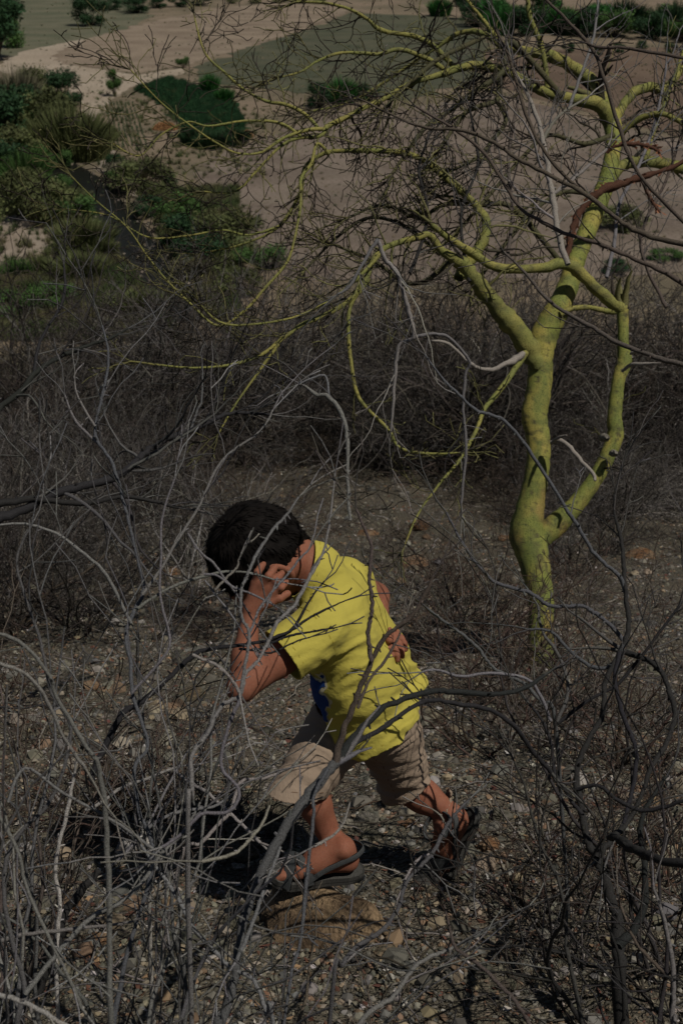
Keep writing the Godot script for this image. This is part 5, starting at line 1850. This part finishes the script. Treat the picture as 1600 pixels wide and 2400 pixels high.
func add_sandal(o: Node3D, t: Transform3D, s: float, side: float, ankle_loop: bool, lift: float) -> void:
	# sole
	var prof := [[-0.012, 0.0], [-0.009, 0.013], [0.0, 0.021], [0.02, 0.026], [0.06, 0.026], [0.095, 0.032], [0.125, 0.036], [0.150, 0.033], [0.168, 0.022], [0.178, 0.009], [0.180, 0.0]]
	var ring := PackedVector2Array()
	for q in prof:
		ring.append(Vector2(q[0], q[1]))
	for i in range(prof.size() - 2, 0, -1):
		ring.append(Vector2(prof[i][0], -prof[i][1] * 0.95))
	var v := PackedVector3Array()
	var ix := PackedInt32Array()
	var n := ring.size()
	var layers := [[0.0, 0.97], [0.002, 1.0], [-0.007, 1.02], [-0.008, 1.0], [-0.015, 1.02], [-0.0165, 0.98]]
	for l in layers:
		for p in ring:
			var bend := lift * maxf(0.0, p.x - 0.11) * maxf(0.0, p.x - 0.11) * 6.0
			v.append(t * (Vector3(lerpf(0.08, p.x, l[1]), l[0] + bend, p.y * l[1] * side) * s))
	for k in layers.size() - 1:
		for i in n:
			var a := k * n + i
			var b := k * n + (i + 1) % n
			ix.append_array(PackedInt32Array([a, b, a + n, b, b + n, a + n]))
	for e in [0, layers.size() - 1]:
		var c := v.size()
		v.append(t * (Vector3(0.08, layers[e][0], 0) * s))
		for i in n:
			ix.append_array(PackedInt32Array([c, e * n + i, e * n + (i + 1) % n]))
	var fv := PackedVector3Array()
	var fi := PackedInt32Array()
	for i in ix.size():
		fv.append(v[ix[i]])
		fi.append(i)
	part("sole", mesh_from(fv, fi), M.sole, o)
	var q := func(x: float, y: float, z: float) -> Vector3: return t * (Vector3(x, y, z * side) * s)
	var mid: Vector3 = q.call(0.1, 0.008, 0)
	part("strap", band(PackedVector3Array([q.call(0.138, -0.002, 0.037), q.call(0.132, 0.022, 0.026), q.call(0.122, 0.036, 0.004), q.call(0.108, 0.031, -0.018), q.call(0.098, 0.012, -0.033), q.call(0.095, -0.003, -0.033)]), mid, 0.026 * s, 0.0026), M.strap, o)
	part("strap", band(PackedVector3Array([q.call(0.092, -0.002, 0.035), q.call(0.096, 0.024, 0.029), q.call(0.110, 0.0405, 0.006), q.call(0.124, 0.033, -0.016), q.call(0.132, 0.012, -0.034), q.call(0.134, -0.003, -0.035)]), mid, 0.018 * s, 0.0026), M.strap, o)
	part("heel_strap", band(PackedVector3Array([q.call(0.098, 0.002, 0.033), q.call(0.070, 0.026, 0.031), q.call(0.040, 0.042, 0.029), q.call(0.010, 0.052, 0.022), q.call(-0.006, 0.054, 0.0), q.call(0.010, 0.052, -0.022), q.call(0.040, 0.042, -0.029), q.call(0.070, 0.026, -0.030), q.call(0.098, 0.002, -0.032)]), q.call(0.04, 0.036, 0), 0.0105 * s, 0.0026), M.strap, o)
	if ankle_loop:
		var ring2 := PackedVector3Array()
		for i in 13:
			var g := TAU * i / 12.0
			ring2.append(q.call(0.030 + cos(g) * 0.030, 0.078 + cos(g) * 0.010, sin(g) * 0.030))
		part("ankle_strap", band(ring2, q.call(0.03, 0.078, 0), 0.012 * s, 0.0035), M.strap, o)
		part("heel_strap", band(PackedVector3Array([q.call(0.004, 0.066, 0.012), q.call(-0.004, 0.045, 0.012), q.call(-0.006, 0.02, 0.014), q.call(-0.004, -0.002, 0.016)]), q.call(0.03, 0.03, 0.0), 0.013 * s, 0.0035), M.strap, o)
		var bk := Soup.new()
		var c: Vector3 = q.call(0.022, 0.066, -0.034)
		bk.tube(PackedVector3Array([c, c + t.basis.z * -side * 0.004]), PackedFloat32Array([0.009, 0.007]), 8, Color.WHITE, 0.0, true)
		part("buckle", bk.mesh(), M.strap, o)


func build_person() -> void:
	# joints
	var step_p := ground_at(745, 2182)
	var d_front := depth_of(step_p) + 0.005
	var toe_ground := ground_at(1036, 2050)
	var d_rear := depth_of(toe_ground)
	var hip_f := at(812, 1678, 2.66)
	var knee_f := at(712, 1830, d_front - 0.03)
	var ank_f := at(783, 1980, d_front + 0.015)
	var hip_r := at(893, 1668, 2.66)
	var knee_r := at(948, 1838, 2.79)
	var ank_r := at(1066, 1915, d_rear - 0.05)
	var hip_m := at(878, 1676, 2.67)
	var sh_n := at(752, 1472, 2.44)
	var sh_f := at(806, 1358, 2.60)
	var neck := at(733, 1338, 2.50)
	var elb_n := at(566, 1612, 2.39)
	var wri_n := at(588, 1428, 2.405)
	var elb_f := at(880, 1398, 2.69)
	var wri_f := at(892, 1458, 2.63)
	var o := thing("person", step_p, "child in yellow shirt and beige shorts bending forward, one hand to the head", "person")
	var hd := at(594, 1294, 2.465)
	var T := cam_dir(-0.80, 0.22, 0.56)
	var Fd := cam_dir(-0.42, -0.85, -0.27)
	Fd = (Fd - T * Fd.dot(T)).normalized()
	var L := T.cross(Fd).normalized()
	var hb := Basis(Fd, T, L)
	var S := (sh_n - sh_f).normalized()
	var A := (hip_m - (sh_n + sh_f) * 0.5).normalized()
	var B := S.cross(A).normalized()       # towards the back
	if B.dot(cam_dir(0.8, 0.6, 0.0)) < 0.0:
		B = -B
	var mid_sh := (sh_n + sh_f) * 0.5
	var chest := mid_sh + A * 0.045

	# skin: one field for limbs, trunk, feet
	var f := Field.new()
	f.cap(chest + S * 0.042, hip_m + S * 0.03, 0.05, 0.036, 0.02)
	f.cap(chest - S * 0.042, hip_m - S * 0.03, 0.05, 0.036, 0.02)
	f.cap(sh_n - S * 0.02, sh_f + S * 0.02, 0.034, 0.034, 0.02)
	f.cap(mid_sh + A * 0.01, neck, 0.038, 0.038, 0.02)
	f.cap(neck, hd - T * 0.055 - Fd * 0.02, 0.040, 0.040, 0.02)
	f.cap(sh_n, sh_n.lerp(elb_n, 0.55), 0.034, 0.029, 0.015)
	f.cap(sh_n.lerp(elb_n, 0.55), elb_n, 0.028, 0.0235, 0.012)
	f.cap(elb_n, elb_n.lerp(wri_n, 0.4), 0.0240, 0.0225, 0.012)
	f.cap(elb_n.lerp(wri_n, 0.4), wri_n, 0.0225, 0.0150, 0.012)
	f.cap(sh_f, elb_f, 0.033, 0.025, 0.015)
	f.cap(elb_f, wri_f, 0.025, 0.0165, 0.012)
	f.cap(hip_f, knee_f, 0.052, 0.034, 0.02)
	f.cap(hip_r, knee_r, 0.052, 0.035, 0.02)
	f.cap(knee_f, knee_f.lerp(ank_f, 0.35), 0.033, 0.0295, 0.015)
	f.cap(knee_f.lerp(ank_f, 0.35), ank_f, 0.0295, 0.0205, 0.015)
	f.cap(knee_r, knee_r.lerp(ank_r, 0.35), 0.034, 0.0325, 0.015)
	f.cap(knee_r.lerp(ank_r, 0.35), ank_r, 0.0325, 0.0205, 0.015)
	var heel_f := at(838, 2036, d_front + 0.02)
	var toe_f := at(630, 2050, d_front - 0.01)
	var tf := foot_frame(heel_f, toe_f, Vector3(0.05, 1, 0.12))
	add_foot(f, tf, 1.0, -1.0, ank_f)
	var heel_r := at(1101, 1908, d_rear - 0.03)
	var toe_r := at(1030, 2046, d_rear + 0.005)
	var tr := foot_frame(heel_r, toe_r, (cam_dir(-0.62, 0.30, 0.70)))
	add_foot(f, tr, 0.95, 1.0, ank_r)
	var skin := [PackedVector3Array(), PackedVector3Array(), PackedInt32Array()]
	var m := f.mesh(0.0055)
	relax(m, 1, 0.4)
	near_field(m[0], m[1], skin)

	# head
	var h := Field.new()
	h.ell(hd, hb, Vector3(0.081, 0.074, 0.068), 0.02)
	h.ell(hd - T * 0.045 + Fd * 0.026, hb, Vector3(0.056, 0.052, 0.052), 0.03)
	h.cap(hd - T * 0.092 + Fd * 0.058, hd - T * 0.088 + Fd * 0.05, 0.018, 0.018, 0.025)
	for s: float in [-1.0, 1.0]:
		h.cap(hd - T * 0.088 + Fd * 0.045 + L * s * 0.01, hd - T * 0.05 - Fd * 0.012 + L * s * 0.048, 0.016, 0.018, 0.025)
		h.ell(hd - T * 0.042 + Fd * 0.062 + L * s * 0.032, hb, Vector3.ONE * 0.018, 0.02)
		h.ell(hd - T * 0.012 + Fd * 0.088 + L * s * 0.030, hb, Vector3(0.012, 0.012, 0.015), 0.012, true)
		h.cap(hd + T * 0.008 + Fd * 0.082 + L * s * 0.014, hd + T * 0.008 + Fd * 0.074 + L * s * 0.044, 0.008, 0.006, 0.012)
		# ear
		var eb: Basis = Basis(Fd.rotated(T, -0.45 * s), T, L.rotated(T, -0.45 * s)).orthonormalized()
		eb = eb.rotated(L, -0.2 * s)
		var ec: Vector3 = hd - T * 0.022 - Fd * 0.004 + L * s * 0.072
		h.ell(ec, eb, Vector3(0.0185, 0.031, 0.008), 0.005)
		h.ell(ec + eb.x * 0.001 + eb.z * s * 0.008, eb, Vector3(0.012, 0.021, 0.0065), 0.004, true)
		h.cap(ec - eb.x * 0.004 - eb.y * 0.008 + eb.z * s * 0.001, ec - eb.x * 0.002 + eb.y * 0.012 + eb.z * s * 0.001, 0.003, 0.003, 0.004)
	h.cap(hd - T * 0.018 + Fd * 0.086, hd - T * 0.040 + Fd * 0.098, 0.007, 0.010, 0.012)
	for s: float in [-1.0, 1.0]:
		h.ell(hd - T * 0.043 + Fd * 0.091 + L * s * 0.009, hb, Vector3.ONE * 0.0065, 0.006)
	h.cap(hd - T * 0.062 + Fd * 0.083 + L * 0.014, hd - T * 0.062 + Fd * 0.083 - L * 0.014, 0.006, 0.006, 0.008)
	h.cap(hd - T * 0.071 + Fd * 0.082 + L * 0.010, hd - T * 0.071 + Fd * 0.082 - L * 0.010, 0.006, 0.006, 0.008)
	h.cap(neck.lerp(hd - T * 0.055 - Fd * 0.02, 0.3), hd - T * 0.055 - Fd * 0.02, 0.040, 0.042, 0.02)
	m = h.mesh(0.0036)
	relax(m, 1, 0.3)
	near_field(m[0], m[1], skin)

	# the hand on the head
	var a := Field.new()
	var wr := wri_n
	var kn := [at(598, 1366, 2.392), at(615, 1372, 2.386), at(631, 1380, 2.388), at(642, 1391, 2.396)]
	var pip := [at(604, 1341, 2.380), at(630, 1350, 2.374), at(647, 1360, 2.378), at(659, 1377, 2.386)]
	var dip := [at(611, 1330, 2.384), at(638, 1338, 2.382), at(655, 1350, 2.387), at(666, 1369, 2.393)]
	var tip := [at(617, 1322, 2.394), at(645, 1329, 2.394), at(661, 1343, 2.399), at(671, 1363, 2.402)]
	a.cap(elb_n.lerp(wr, 0.8), wr, 0.0168, 0.0150, 0.01)
	for i in 4:
		a.cap(wr.lerp(kn[i], 0.1), kn[i], 0.0125, 0.0085, 0.009)
		var r := [0.0066, 0.0069, 0.0066, 0.0059][i] as float
		a.cap(kn[i], pip[i], r * 1.08, r, 0.004)
		a.cap(pip[i], dip[i], r, r * 0.92, 0.003)
		a.cap(dip[i], tip[i], r * 0.92, r * 0.82, 0.003)
	var th0 := at(600, 1410, 2.404)
	var th1 := at(630, 1412, 2.398)
	var th2 := at(655, 1402, 2.396)
	var th3 := at(674, 1391, 2.404)
	a.cap(th0, th1, 0.0115, 0.0088, 0.009)
	a.cap(th1, th2, 0.0080, 0.0074, 0.004)
	a.cap(th2, th3, 0.0074, 0.0062, 0.003)
	m = a.mesh(0.0024)
	near_field(m[0], m[1], skin)

	# the hand behind the back
	var b := Field.new()
	wr = wri_f
	kn = [at(926, 1482, 2.612), at(922, 1493, 2.598), at(914, 1502, 2.588), at(904, 1508, 2.582)]
	pip = [at(940, 1496, 2.606), at(935, 1510, 2.590), at(925, 1520, 2.579), at(911, 1526, 2.574)]
	dip = [at(947, 1509, 2.602), at(941, 1524, 2.586), at(930, 1534, 2.576), at(915, 1538, 2.572)]
	tip = [at(950, 1522, 2.603), at(942, 1538, 2.588), at(931, 1547, 2.578), at(916, 1549, 2.574)]
	b.cap(elb_f.lerp(wr, 0.75), wr, 0.0185, 0.0165, 0.01)
	for i in 4:
		b.cap(wr.lerp(kn[i], 0.1), kn[i], 0.0110, 0.0078, 0.007)
		var r := [0.0062, 0.0064, 0.0061, 0.0055][i] as float
		b.cap(kn[i], pip[i], r * 1.05, r, 0.004)
		b.cap(pip[i], dip[i], r, r * 0.92, 0.003)
		b.cap(dip[i], tip[i], r * 0.92, r * 0.82, 0.003)
	b.cap(at(898, 1462, 2.612), at(908, 1482, 2.585), 0.0115, 0.0095, 0.008)
	b.cap(at(908, 1482, 2.585), at(912, 1500, 2.572), 0.0092, 0.0075, 0.004)
	m = b.mesh(0.0024)
	near_field(m[0], m[1], skin)
	var sv: PackedVector3Array = skin[0]
	for i in sv.size():
		sv[i] -= step_p
	var sc := PackedColorArray()
	for p in sv:
		var q := p + step_p
		var a1 := noise.get_noise_3dv(p * 380.0)
		var a2 := noise.get_noise_3dv(p * 1500.0 + Vector3(40, 0, 9))
		var k := 1.0 + 0.20 * a1 + 0.12 * a2
		var col := Color(k, k * (1.0 + 0.10 * a1), k * (1.0 + 0.12 * a1))
		var dust := clampf(1.0 - (p.y - 0.02) / 0.16, 0.0, 1.0) * clampf(0.35 + a2 * 1.2 + a1, 0.0, 0.7)
		col = col.lerp(Color(0.80, 1.25, 1.5), dust * 0.5)
		for j in [elb_n, elb_f, knee_f, knee_r]:
			col = col.lerp(Color(0.62, 0.60, 0.62), 0.5 * exp(-q.distance_squared_to(j) / 0.0012))
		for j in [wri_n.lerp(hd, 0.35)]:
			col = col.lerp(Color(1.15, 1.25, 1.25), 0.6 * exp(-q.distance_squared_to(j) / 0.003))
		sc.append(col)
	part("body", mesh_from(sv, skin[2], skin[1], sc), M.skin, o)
	for s: float in [-1.0, 1.0]:
		var ball := SphereMesh.new()
		ball.radius = 0.0115
		ball.height = 0.023
		ball.radial_segments = 16
		ball.rings = 8
		var e := part("eye", ball, M.eye, o)
		e.position = hd - T * 0.012 + Fd * 0.074 + L * s * 0.030 - step_p
		var iris := SphereMesh.new()
		iris.radius = 0.0055
		iris.height = 0.011
		iris.radial_segments = 12
		iris.rings = 6
		part("iris", iris, M.hair, e).position = Fd * 0.0068

	# hair
	var hf := Field.new()
	hf.ell(hd + T * 0.005 - Fd * 0.004, hb, Vector3(0.087, 0.079, 0.0735), 0.02)
	hf.cap(hd - T * 0.028 - Fd * 0.038, hd - T * 0.056 - Fd * 0.030, 0.044, 0.037, 0.02)
	m = hf.mesh(0.004)
	var cut := func(p: Vector3) -> float:
		var q := hb.transposed() * (p - hd)
		var k := q.x / maxf(0.001, sqrt(q.x * q.x + q.z * q.z))
		var line := lerpf(0.002, 0.030, pow(k, 0.8)) if k > 0.0 else lerpf(0.002, -0.082, pow(-k, 0.6))
		return line - q.y + noise.get_noise_3dv(p * 900.0) * 0.008
	m = clipped(m, cut)
	var hv: PackedVector3Array = m[0]
	for i in hv.size():
		var p := hv[i]
		var q := p - hd
		hv[i] = p + q.normalized() * (noise.get_noise_3d(q.dot(L) * 900.0, q.dot(Fd) * 500.0, q.dot(T) * 300.0) * 0.006)
	var hn := normals_of(hv, m[1])
	var th := thick([hv, m[1]], hn, 0.008)
	var tv: PackedVector3Array = th[0]
	for i in tv.size():
		tv[i] -= step_p
	var hair := part("hair", mesh_from(tv, th[1]), M.hair, o)
	var st := Soup.new()
	var crown := hd + T * 0.075 - Fd * 0.035
	var keep := rng.state
	rng.seed = 88
	for i in 15000:
		var j := int(rng.randf() * hv.size())
		var p := hv[j]
		var n := hn[j]
		var d := p - crown
		d = (d - n * d.dot(n)).normalized() if d.length() > 0.008 else any_dir()
		d = (d + n * rng.randf_range(0.0, 0.13) + any_dir() * 0.16).normalized()
		var len := rng.randf_range(0.012, 0.026)
		var w := d.cross(n).normalized() * 0.0009
		var c := Color.WHITE * rng.randf_range(0.6, 1.5)
		if rng.randf() < 0.06:
			c = Color(2.2, 1.7, 1.3)
		c.a = 1.0
		var p0 := p - n * 0.002 - step_p
		var mid := p0 + d * len * 0.55
		var end := mid + (d - n * 0.35).normalized() * len * 0.45
		st.quad(p0 - w, mid - w * 0.8, mid + w * 0.8, p0 + w, c)
		st.tri(mid - w * 0.8, end, mid + w * 0.8, c)
	rng.state = keep
	part("strands", st.mesh(), M.hair, hair, "stuff")

	# shirt
	var t := Field.new()
	var hem_m := hip_m + A * 0.055
	for s: float in [-1.0, 1.0]:
		var c0: Vector3 = chest + S * s * 0.046 + B * 0.004
		var w0: Vector3 = chest.lerp(hip_m, 0.5) + S * s * 0.046
		w0 += B * 0.006
		t.cap(c0, w0, 0.063, 0.073, 0.025)
		t.cap(w0, hip_m + S * s * 0.048 + B * 0.010, 0.073, 0.086, 0.025)
		t.cap(hip_m + S * s * 0.048 + B * 0.010, hem_m + S * s * 0.050 + B * 0.006, 0.086, 0.090, 0.02)
	t.cap(sh_n - S * 0.025, sh_f + S * 0.02, 0.045, 0.043, 0.03)
	t.cap(mid_sh, neck, 0.054, 0.050, 0.03)
	t.cap(neck, neck + (hd - neck).normalized() * 0.06, 0.050, 0.046, 0.02)
	var hem_n := sh_n.lerp(elb_n, 0.48)
	t.cap(sh_n, sh_n.lerp(elb_n, 0.58), 0.047, 0.051, 0.018)
	var hem_f := sh_f.lerp(elb_f, 0.36)
	t.cap(sh_f, sh_f.lerp(elb_f, 0.5), 0.044, 0.042, 0.018)
	m = t.mesh(0.005)
	relax(m, 1, 0.4)
	var vs: PackedVector3Array = m[0]
	var nn := normals_of(vs, m[1])
	var arm_dir := (elb_n - sh_n).normalized()
	for i in vs.size():
		var p := vs[i] - chest
		var ca := p.dot(A)
		var cs := p.dot(S)
		var cb := p.dot(B)
		# sagging folds across the trunk, stronger low down and near the armpit
		var low := smoothstep(0.06, 0.20, ca)
		var pit := exp(-vs[i].distance_squared_to(sh_n + A * 0.07) / 0.0045)
		var arm := exp(-vs[i].distance_squared_to(sh_n.lerp(elb_n, 0.35)) / 0.003)
		var wv := noise.get_noise_3d((ca * 0.8 + cs * 0.45 + cb * 0.2) * 400.0, cs * 110.0, cb * 110.0)
		var wv2 := noise.get_noise_3d((ca * 0.5 - cs * 0.8) * 380.0 + 70.0, cs * 100.0, cb * 120.0)
		var amp := 0.0018 + 0.0055 * low + 0.008 * pit + 0.004 * arm
		vs[i] += nn[i] * ((0.5 - absf(wv) * 2.4) * amp + wv2 * amp * 0.6)
	m[0] = vs
	var to_head := (hd - neck).normalized()
	var neck_cut := neck + to_head * 0.020
	var hem_nrm := (A * 0.8 + cam_dir(0.59, -0.8, 0.0) * 0.5).normalized()
	var hem_pt := at(905, 1712, 2.60)
	var collar_n := (to_head - B * 0.05).normalized()
	var shirt_cut := func(p: Vector3) -> float:
		var g := (p - hem_pt).dot(hem_nrm) + noise.get_noise_3dv(p * 300.0) * 0.010
		if p.distance_to(hem_n) < 0.085:
			g = maxf(g, (p - hem_n).dot(arm_dir))
		if p.distance_to(hem_f) < 0.075:
			g = maxf(g, (p - hem_f).dot((elb_f - sh_f).normalized()))
		if p.distance_to(neck_cut) < 0.09:
			g = maxf(g, (p - neck_cut).dot(collar_n) + 0.004 * sin(p.x * 90.0))
		return g
	m = clipped(m, shirt_cut)
	nn = normals_of(m[0], m[1])
	var cloth := thick(m, nn, 0.0028)
	var cv: PackedVector3Array = cloth[0]
	for i in cv.size():
		cv[i] -= step_p
	var shirt := part("shirt", mesh_from(cv, cloth[1]), M.shirt, o)
	tag(shirt, "bright yellow short sleeved shirt", "")
	# the printed patch on the belly: soft coloured shapes without a subject
	var belly := chest.lerp(hip_m, 0.42) - B * 0.078 + S * 0.048
	for q in [["print", M.print_pale, 0.080, 0.0010, 0.0], ["print", M.print_blue, 0.074, 0.0018, 0.0], ["print", M.print_red, 0.022, 0.0026, 0.048]]:
		var c: Vector3 = belly + A * q[4]
		var rr: float = q[2]
		var pc := func(p: Vector3) -> float:
			return p.distance_to(c) - rr + noise.get_noise_3dv(p * 420.0) * 0.035
		var pm := clipped(m, pc)
		var pv: PackedVector3Array = pm[0]
		if pv.size() < 3:
			continue
		var pn := normals_of(pv, pm[1])
		for i in pv.size():
			pv[i] += pn[i] * q[3] - step_p
		part(q[0], mesh_from(pv, pm[1], pn), q[1], shirt)
	# seams: stitched lines lying on the cloth
	var seams := [
		func(p: Vector3) -> float: return absf((p - sh_n).dot(arm_dir) - 0.006) - 0.0011 if p.distance_to(sh_n) < 0.085 else 1.0,
		func(p: Vector3) -> float: return absf((p - hem_n).dot(arm_dir) + 0.013) - 0.0008 if p.distance_to(hem_n) < 0.085 else 1.0,
		func(p: Vector3) -> float: return absf((p - hem_pt).dot(hem_nrm) + noise.get_noise_3dv(p * 300.0) * 0.010 + 0.016) - 0.0009,
		func(p: Vector3) -> float: return absf((p - neck_cut).dot(collar_n) + 0.004 * sin(p.x * 90.0) + 0.012) - 0.0012 if p.distance_to(neck_cut) < 0.085 else 1.0,
		func(p: Vector3) -> float: return absf((p - sh_f).dot((elb_f - sh_f).normalized()) + 0.004) - 0.0011 if p.distance_to(sh_f) < 0.075 else 1.0,
	]
	for q in seams:
		var pm := clipped(m, q)
		var pv: PackedVector3Array = pm[0]
		if pv.size() < 3:
			continue
		var pn := normals_of(pv, pm[1])
		for i in pv.size():
			pv[i] += pn[i] * 0.0007 - step_p
		part("seam", mesh_from(pv, pm[1], pn), M.seam, shirt)
	# shorts
	var p_ := Field.new()
	p_.cap(hip_m - A * 0.06 + S * 0.03, hip_m + S * 0.03, 0.056, 0.070, 0.02)
	p_.cap(hip_m - A * 0.06 - S * 0.03, hip_m - S * 0.03, 0.056, 0.070, 0.02)
	p_.cap(hip_r, knee_r, 0.070, 0.051, 0.02)
	p_.cap(knee_r, knee_r + (ank_r - knee_r).normalized() * 0.05, 0.051, 0.052, 0.015)
	p_.cap(hip_f, knee_f + (knee_f - hip_f).normalized() * 0.07, 0.066, 0.047, 0.02)
	m = p_.mesh(0.005)
	relax(m, 1, 0.4)
	vs = m[0]
	nn = normals_of(vs, m[1])
	var leg_r := (knee_r - hip_r).normalized()
	var leg_f := (knee_f - hip_f).normalized()
	for i in vs.size():
		var near_r := vs[i].distance_to(knee_r.lerp(hip_r, 0.4)) < vs[i].distance_to(knee_f.lerp(hip_f, 0.4))
		var ax := leg_r if near_r else leg_f
		var q := vs[i] - hip_m
		var wv := noise.get_noise_3d(q.dot(ax) * 460.0 + q.dot(S) * 160.0, q.dot(S) * 90.0, q.dot(A.cross(S)) * 90.0 + (0.0 if near_r else 200.0))
		var amp := 0.007 if near_r else 0.003
		vs[i] += nn[i] * ((0.4 - absf(wv) * 2.4) * amp)
	m[0] = vs
	var hem_rp := at(940, 1852, 2.785)
	var hem_rn := (leg_r + (ank_r - knee_r).normalized() * 0.8).normalized()
	var hem_fp := at(706, 1852, depth_of(knee_f))
	var hem_fn := (leg_f * 0.35 + Vector3(0, -1, 0) * 0.8).normalized()
	var top_p := hip_m - A * 0.065
	var shorts_cut := func(p: Vector3) -> float:
		var g := -(p - top_p).dot(A) if p.distance_to(hip_m - A * 0.06) < 0.10 else -1.0
		if p.distance_to(hem_rp) < 0.10:
			g = maxf(g, (p - hem_rp).dot(hem_rn))
		if p.distance_to(hem_fp) < 0.13 and (p - hem_fp).dot(hem_fn) > -0.05:
			g = maxf(g, (p - hem_fp).dot(hem_fn))
		return g
	m = clipped(m, shorts_cut)
	nn = normals_of(m[0], m[1])
	cloth = thick(m, nn, 0.0035)
	cv = cloth[0]
	for i in cv.size():
		cv[i] -= step_p
	var shorts := part("shorts", mesh_from(cv, cloth[1]), M.shorts, o)
	tag(shorts, "beige cotton shorts to the knee", "")

	var side_n := leg_r.cross(S).normalized()
	for q in [
		func(p: Vector3) -> float: return absf((p - hem_rp).dot(hem_rn) + 0.018) - 0.0009 if p.distance_to(hem_rp) < 0.09 else 1.0,
		func(p: Vector3) -> float: return absf((p - hem_fp).dot(hem_fn) + 0.018) - 0.0009 if p.distance_to(hem_fp) < 0.09 else 1.0,
		func(p: Vector3) -> float: return absf((p - knee_r).dot(side_n) - 0.006) - 0.0012 if (p - knee_r).dot(S) > 0.0 and (p - hip_m).dot(A) > -0.02 and p.distance_to(knee_r.lerp(hip_r, 0.5)) < 0.14 else 1.0,
	]:
		var pm := clipped(m, q)
		var pv: PackedVector3Array = pm[0]
		if pv.size() < 3:
			continue
		var pn := normals_of(pv, pm[1])
		for i in pv.size():
			pv[i] += pn[i] * 0.0008 - step_p
		part("seam", mesh_from(pv, pm[1], pn), M.stitch, shorts)

	var s1 := Node3D.new()
	s1.name = "sandal"
	o.add_child(s1, true)
	tag(s1, "dark grey strap sandal flat on the step rock", "")
	var tf2 := tf
	tf2.origin -= step_p
	add_sandal(s1, tf2, 1.04, -1.0, false, 1.0)
	var s2 := Node3D.new()
	s2.name = "sandal_001"
	o.add_child(s2, true)
	tag(s2, "dark grey strap sandal with its heel raised", "")
	var tr2 := tr
	tr2.origin -= step_p
	add_sandal(s2, tr2, 1.0, 1.0, true, 2.0)

	# the rock that carries the front foot
	var sole_mid := (heel_f + toe_f) * 0.5 - tf.basis.y * 0.016
	var up := sole_mid.y - step_p.y
	var rk := part("rock", rock_mesh(77, Vector3(0.140, 0.085, 0.115), Color(0.27, 0.20, 0.13), Color(0.085, 0.062, 0.042), 12, 10), M.stone, self)
	var half := 0.085
	rk.position = Vector3(sole_mid.x + 0.02, sole_mid.y - half * 0.74, sole_mid.z + 0.045)
	tag(rk, "large brown step rock under the child's front sandal", "rock")
	print("front depth ", d_front, " rear ", d_rear, " rock up ", up)
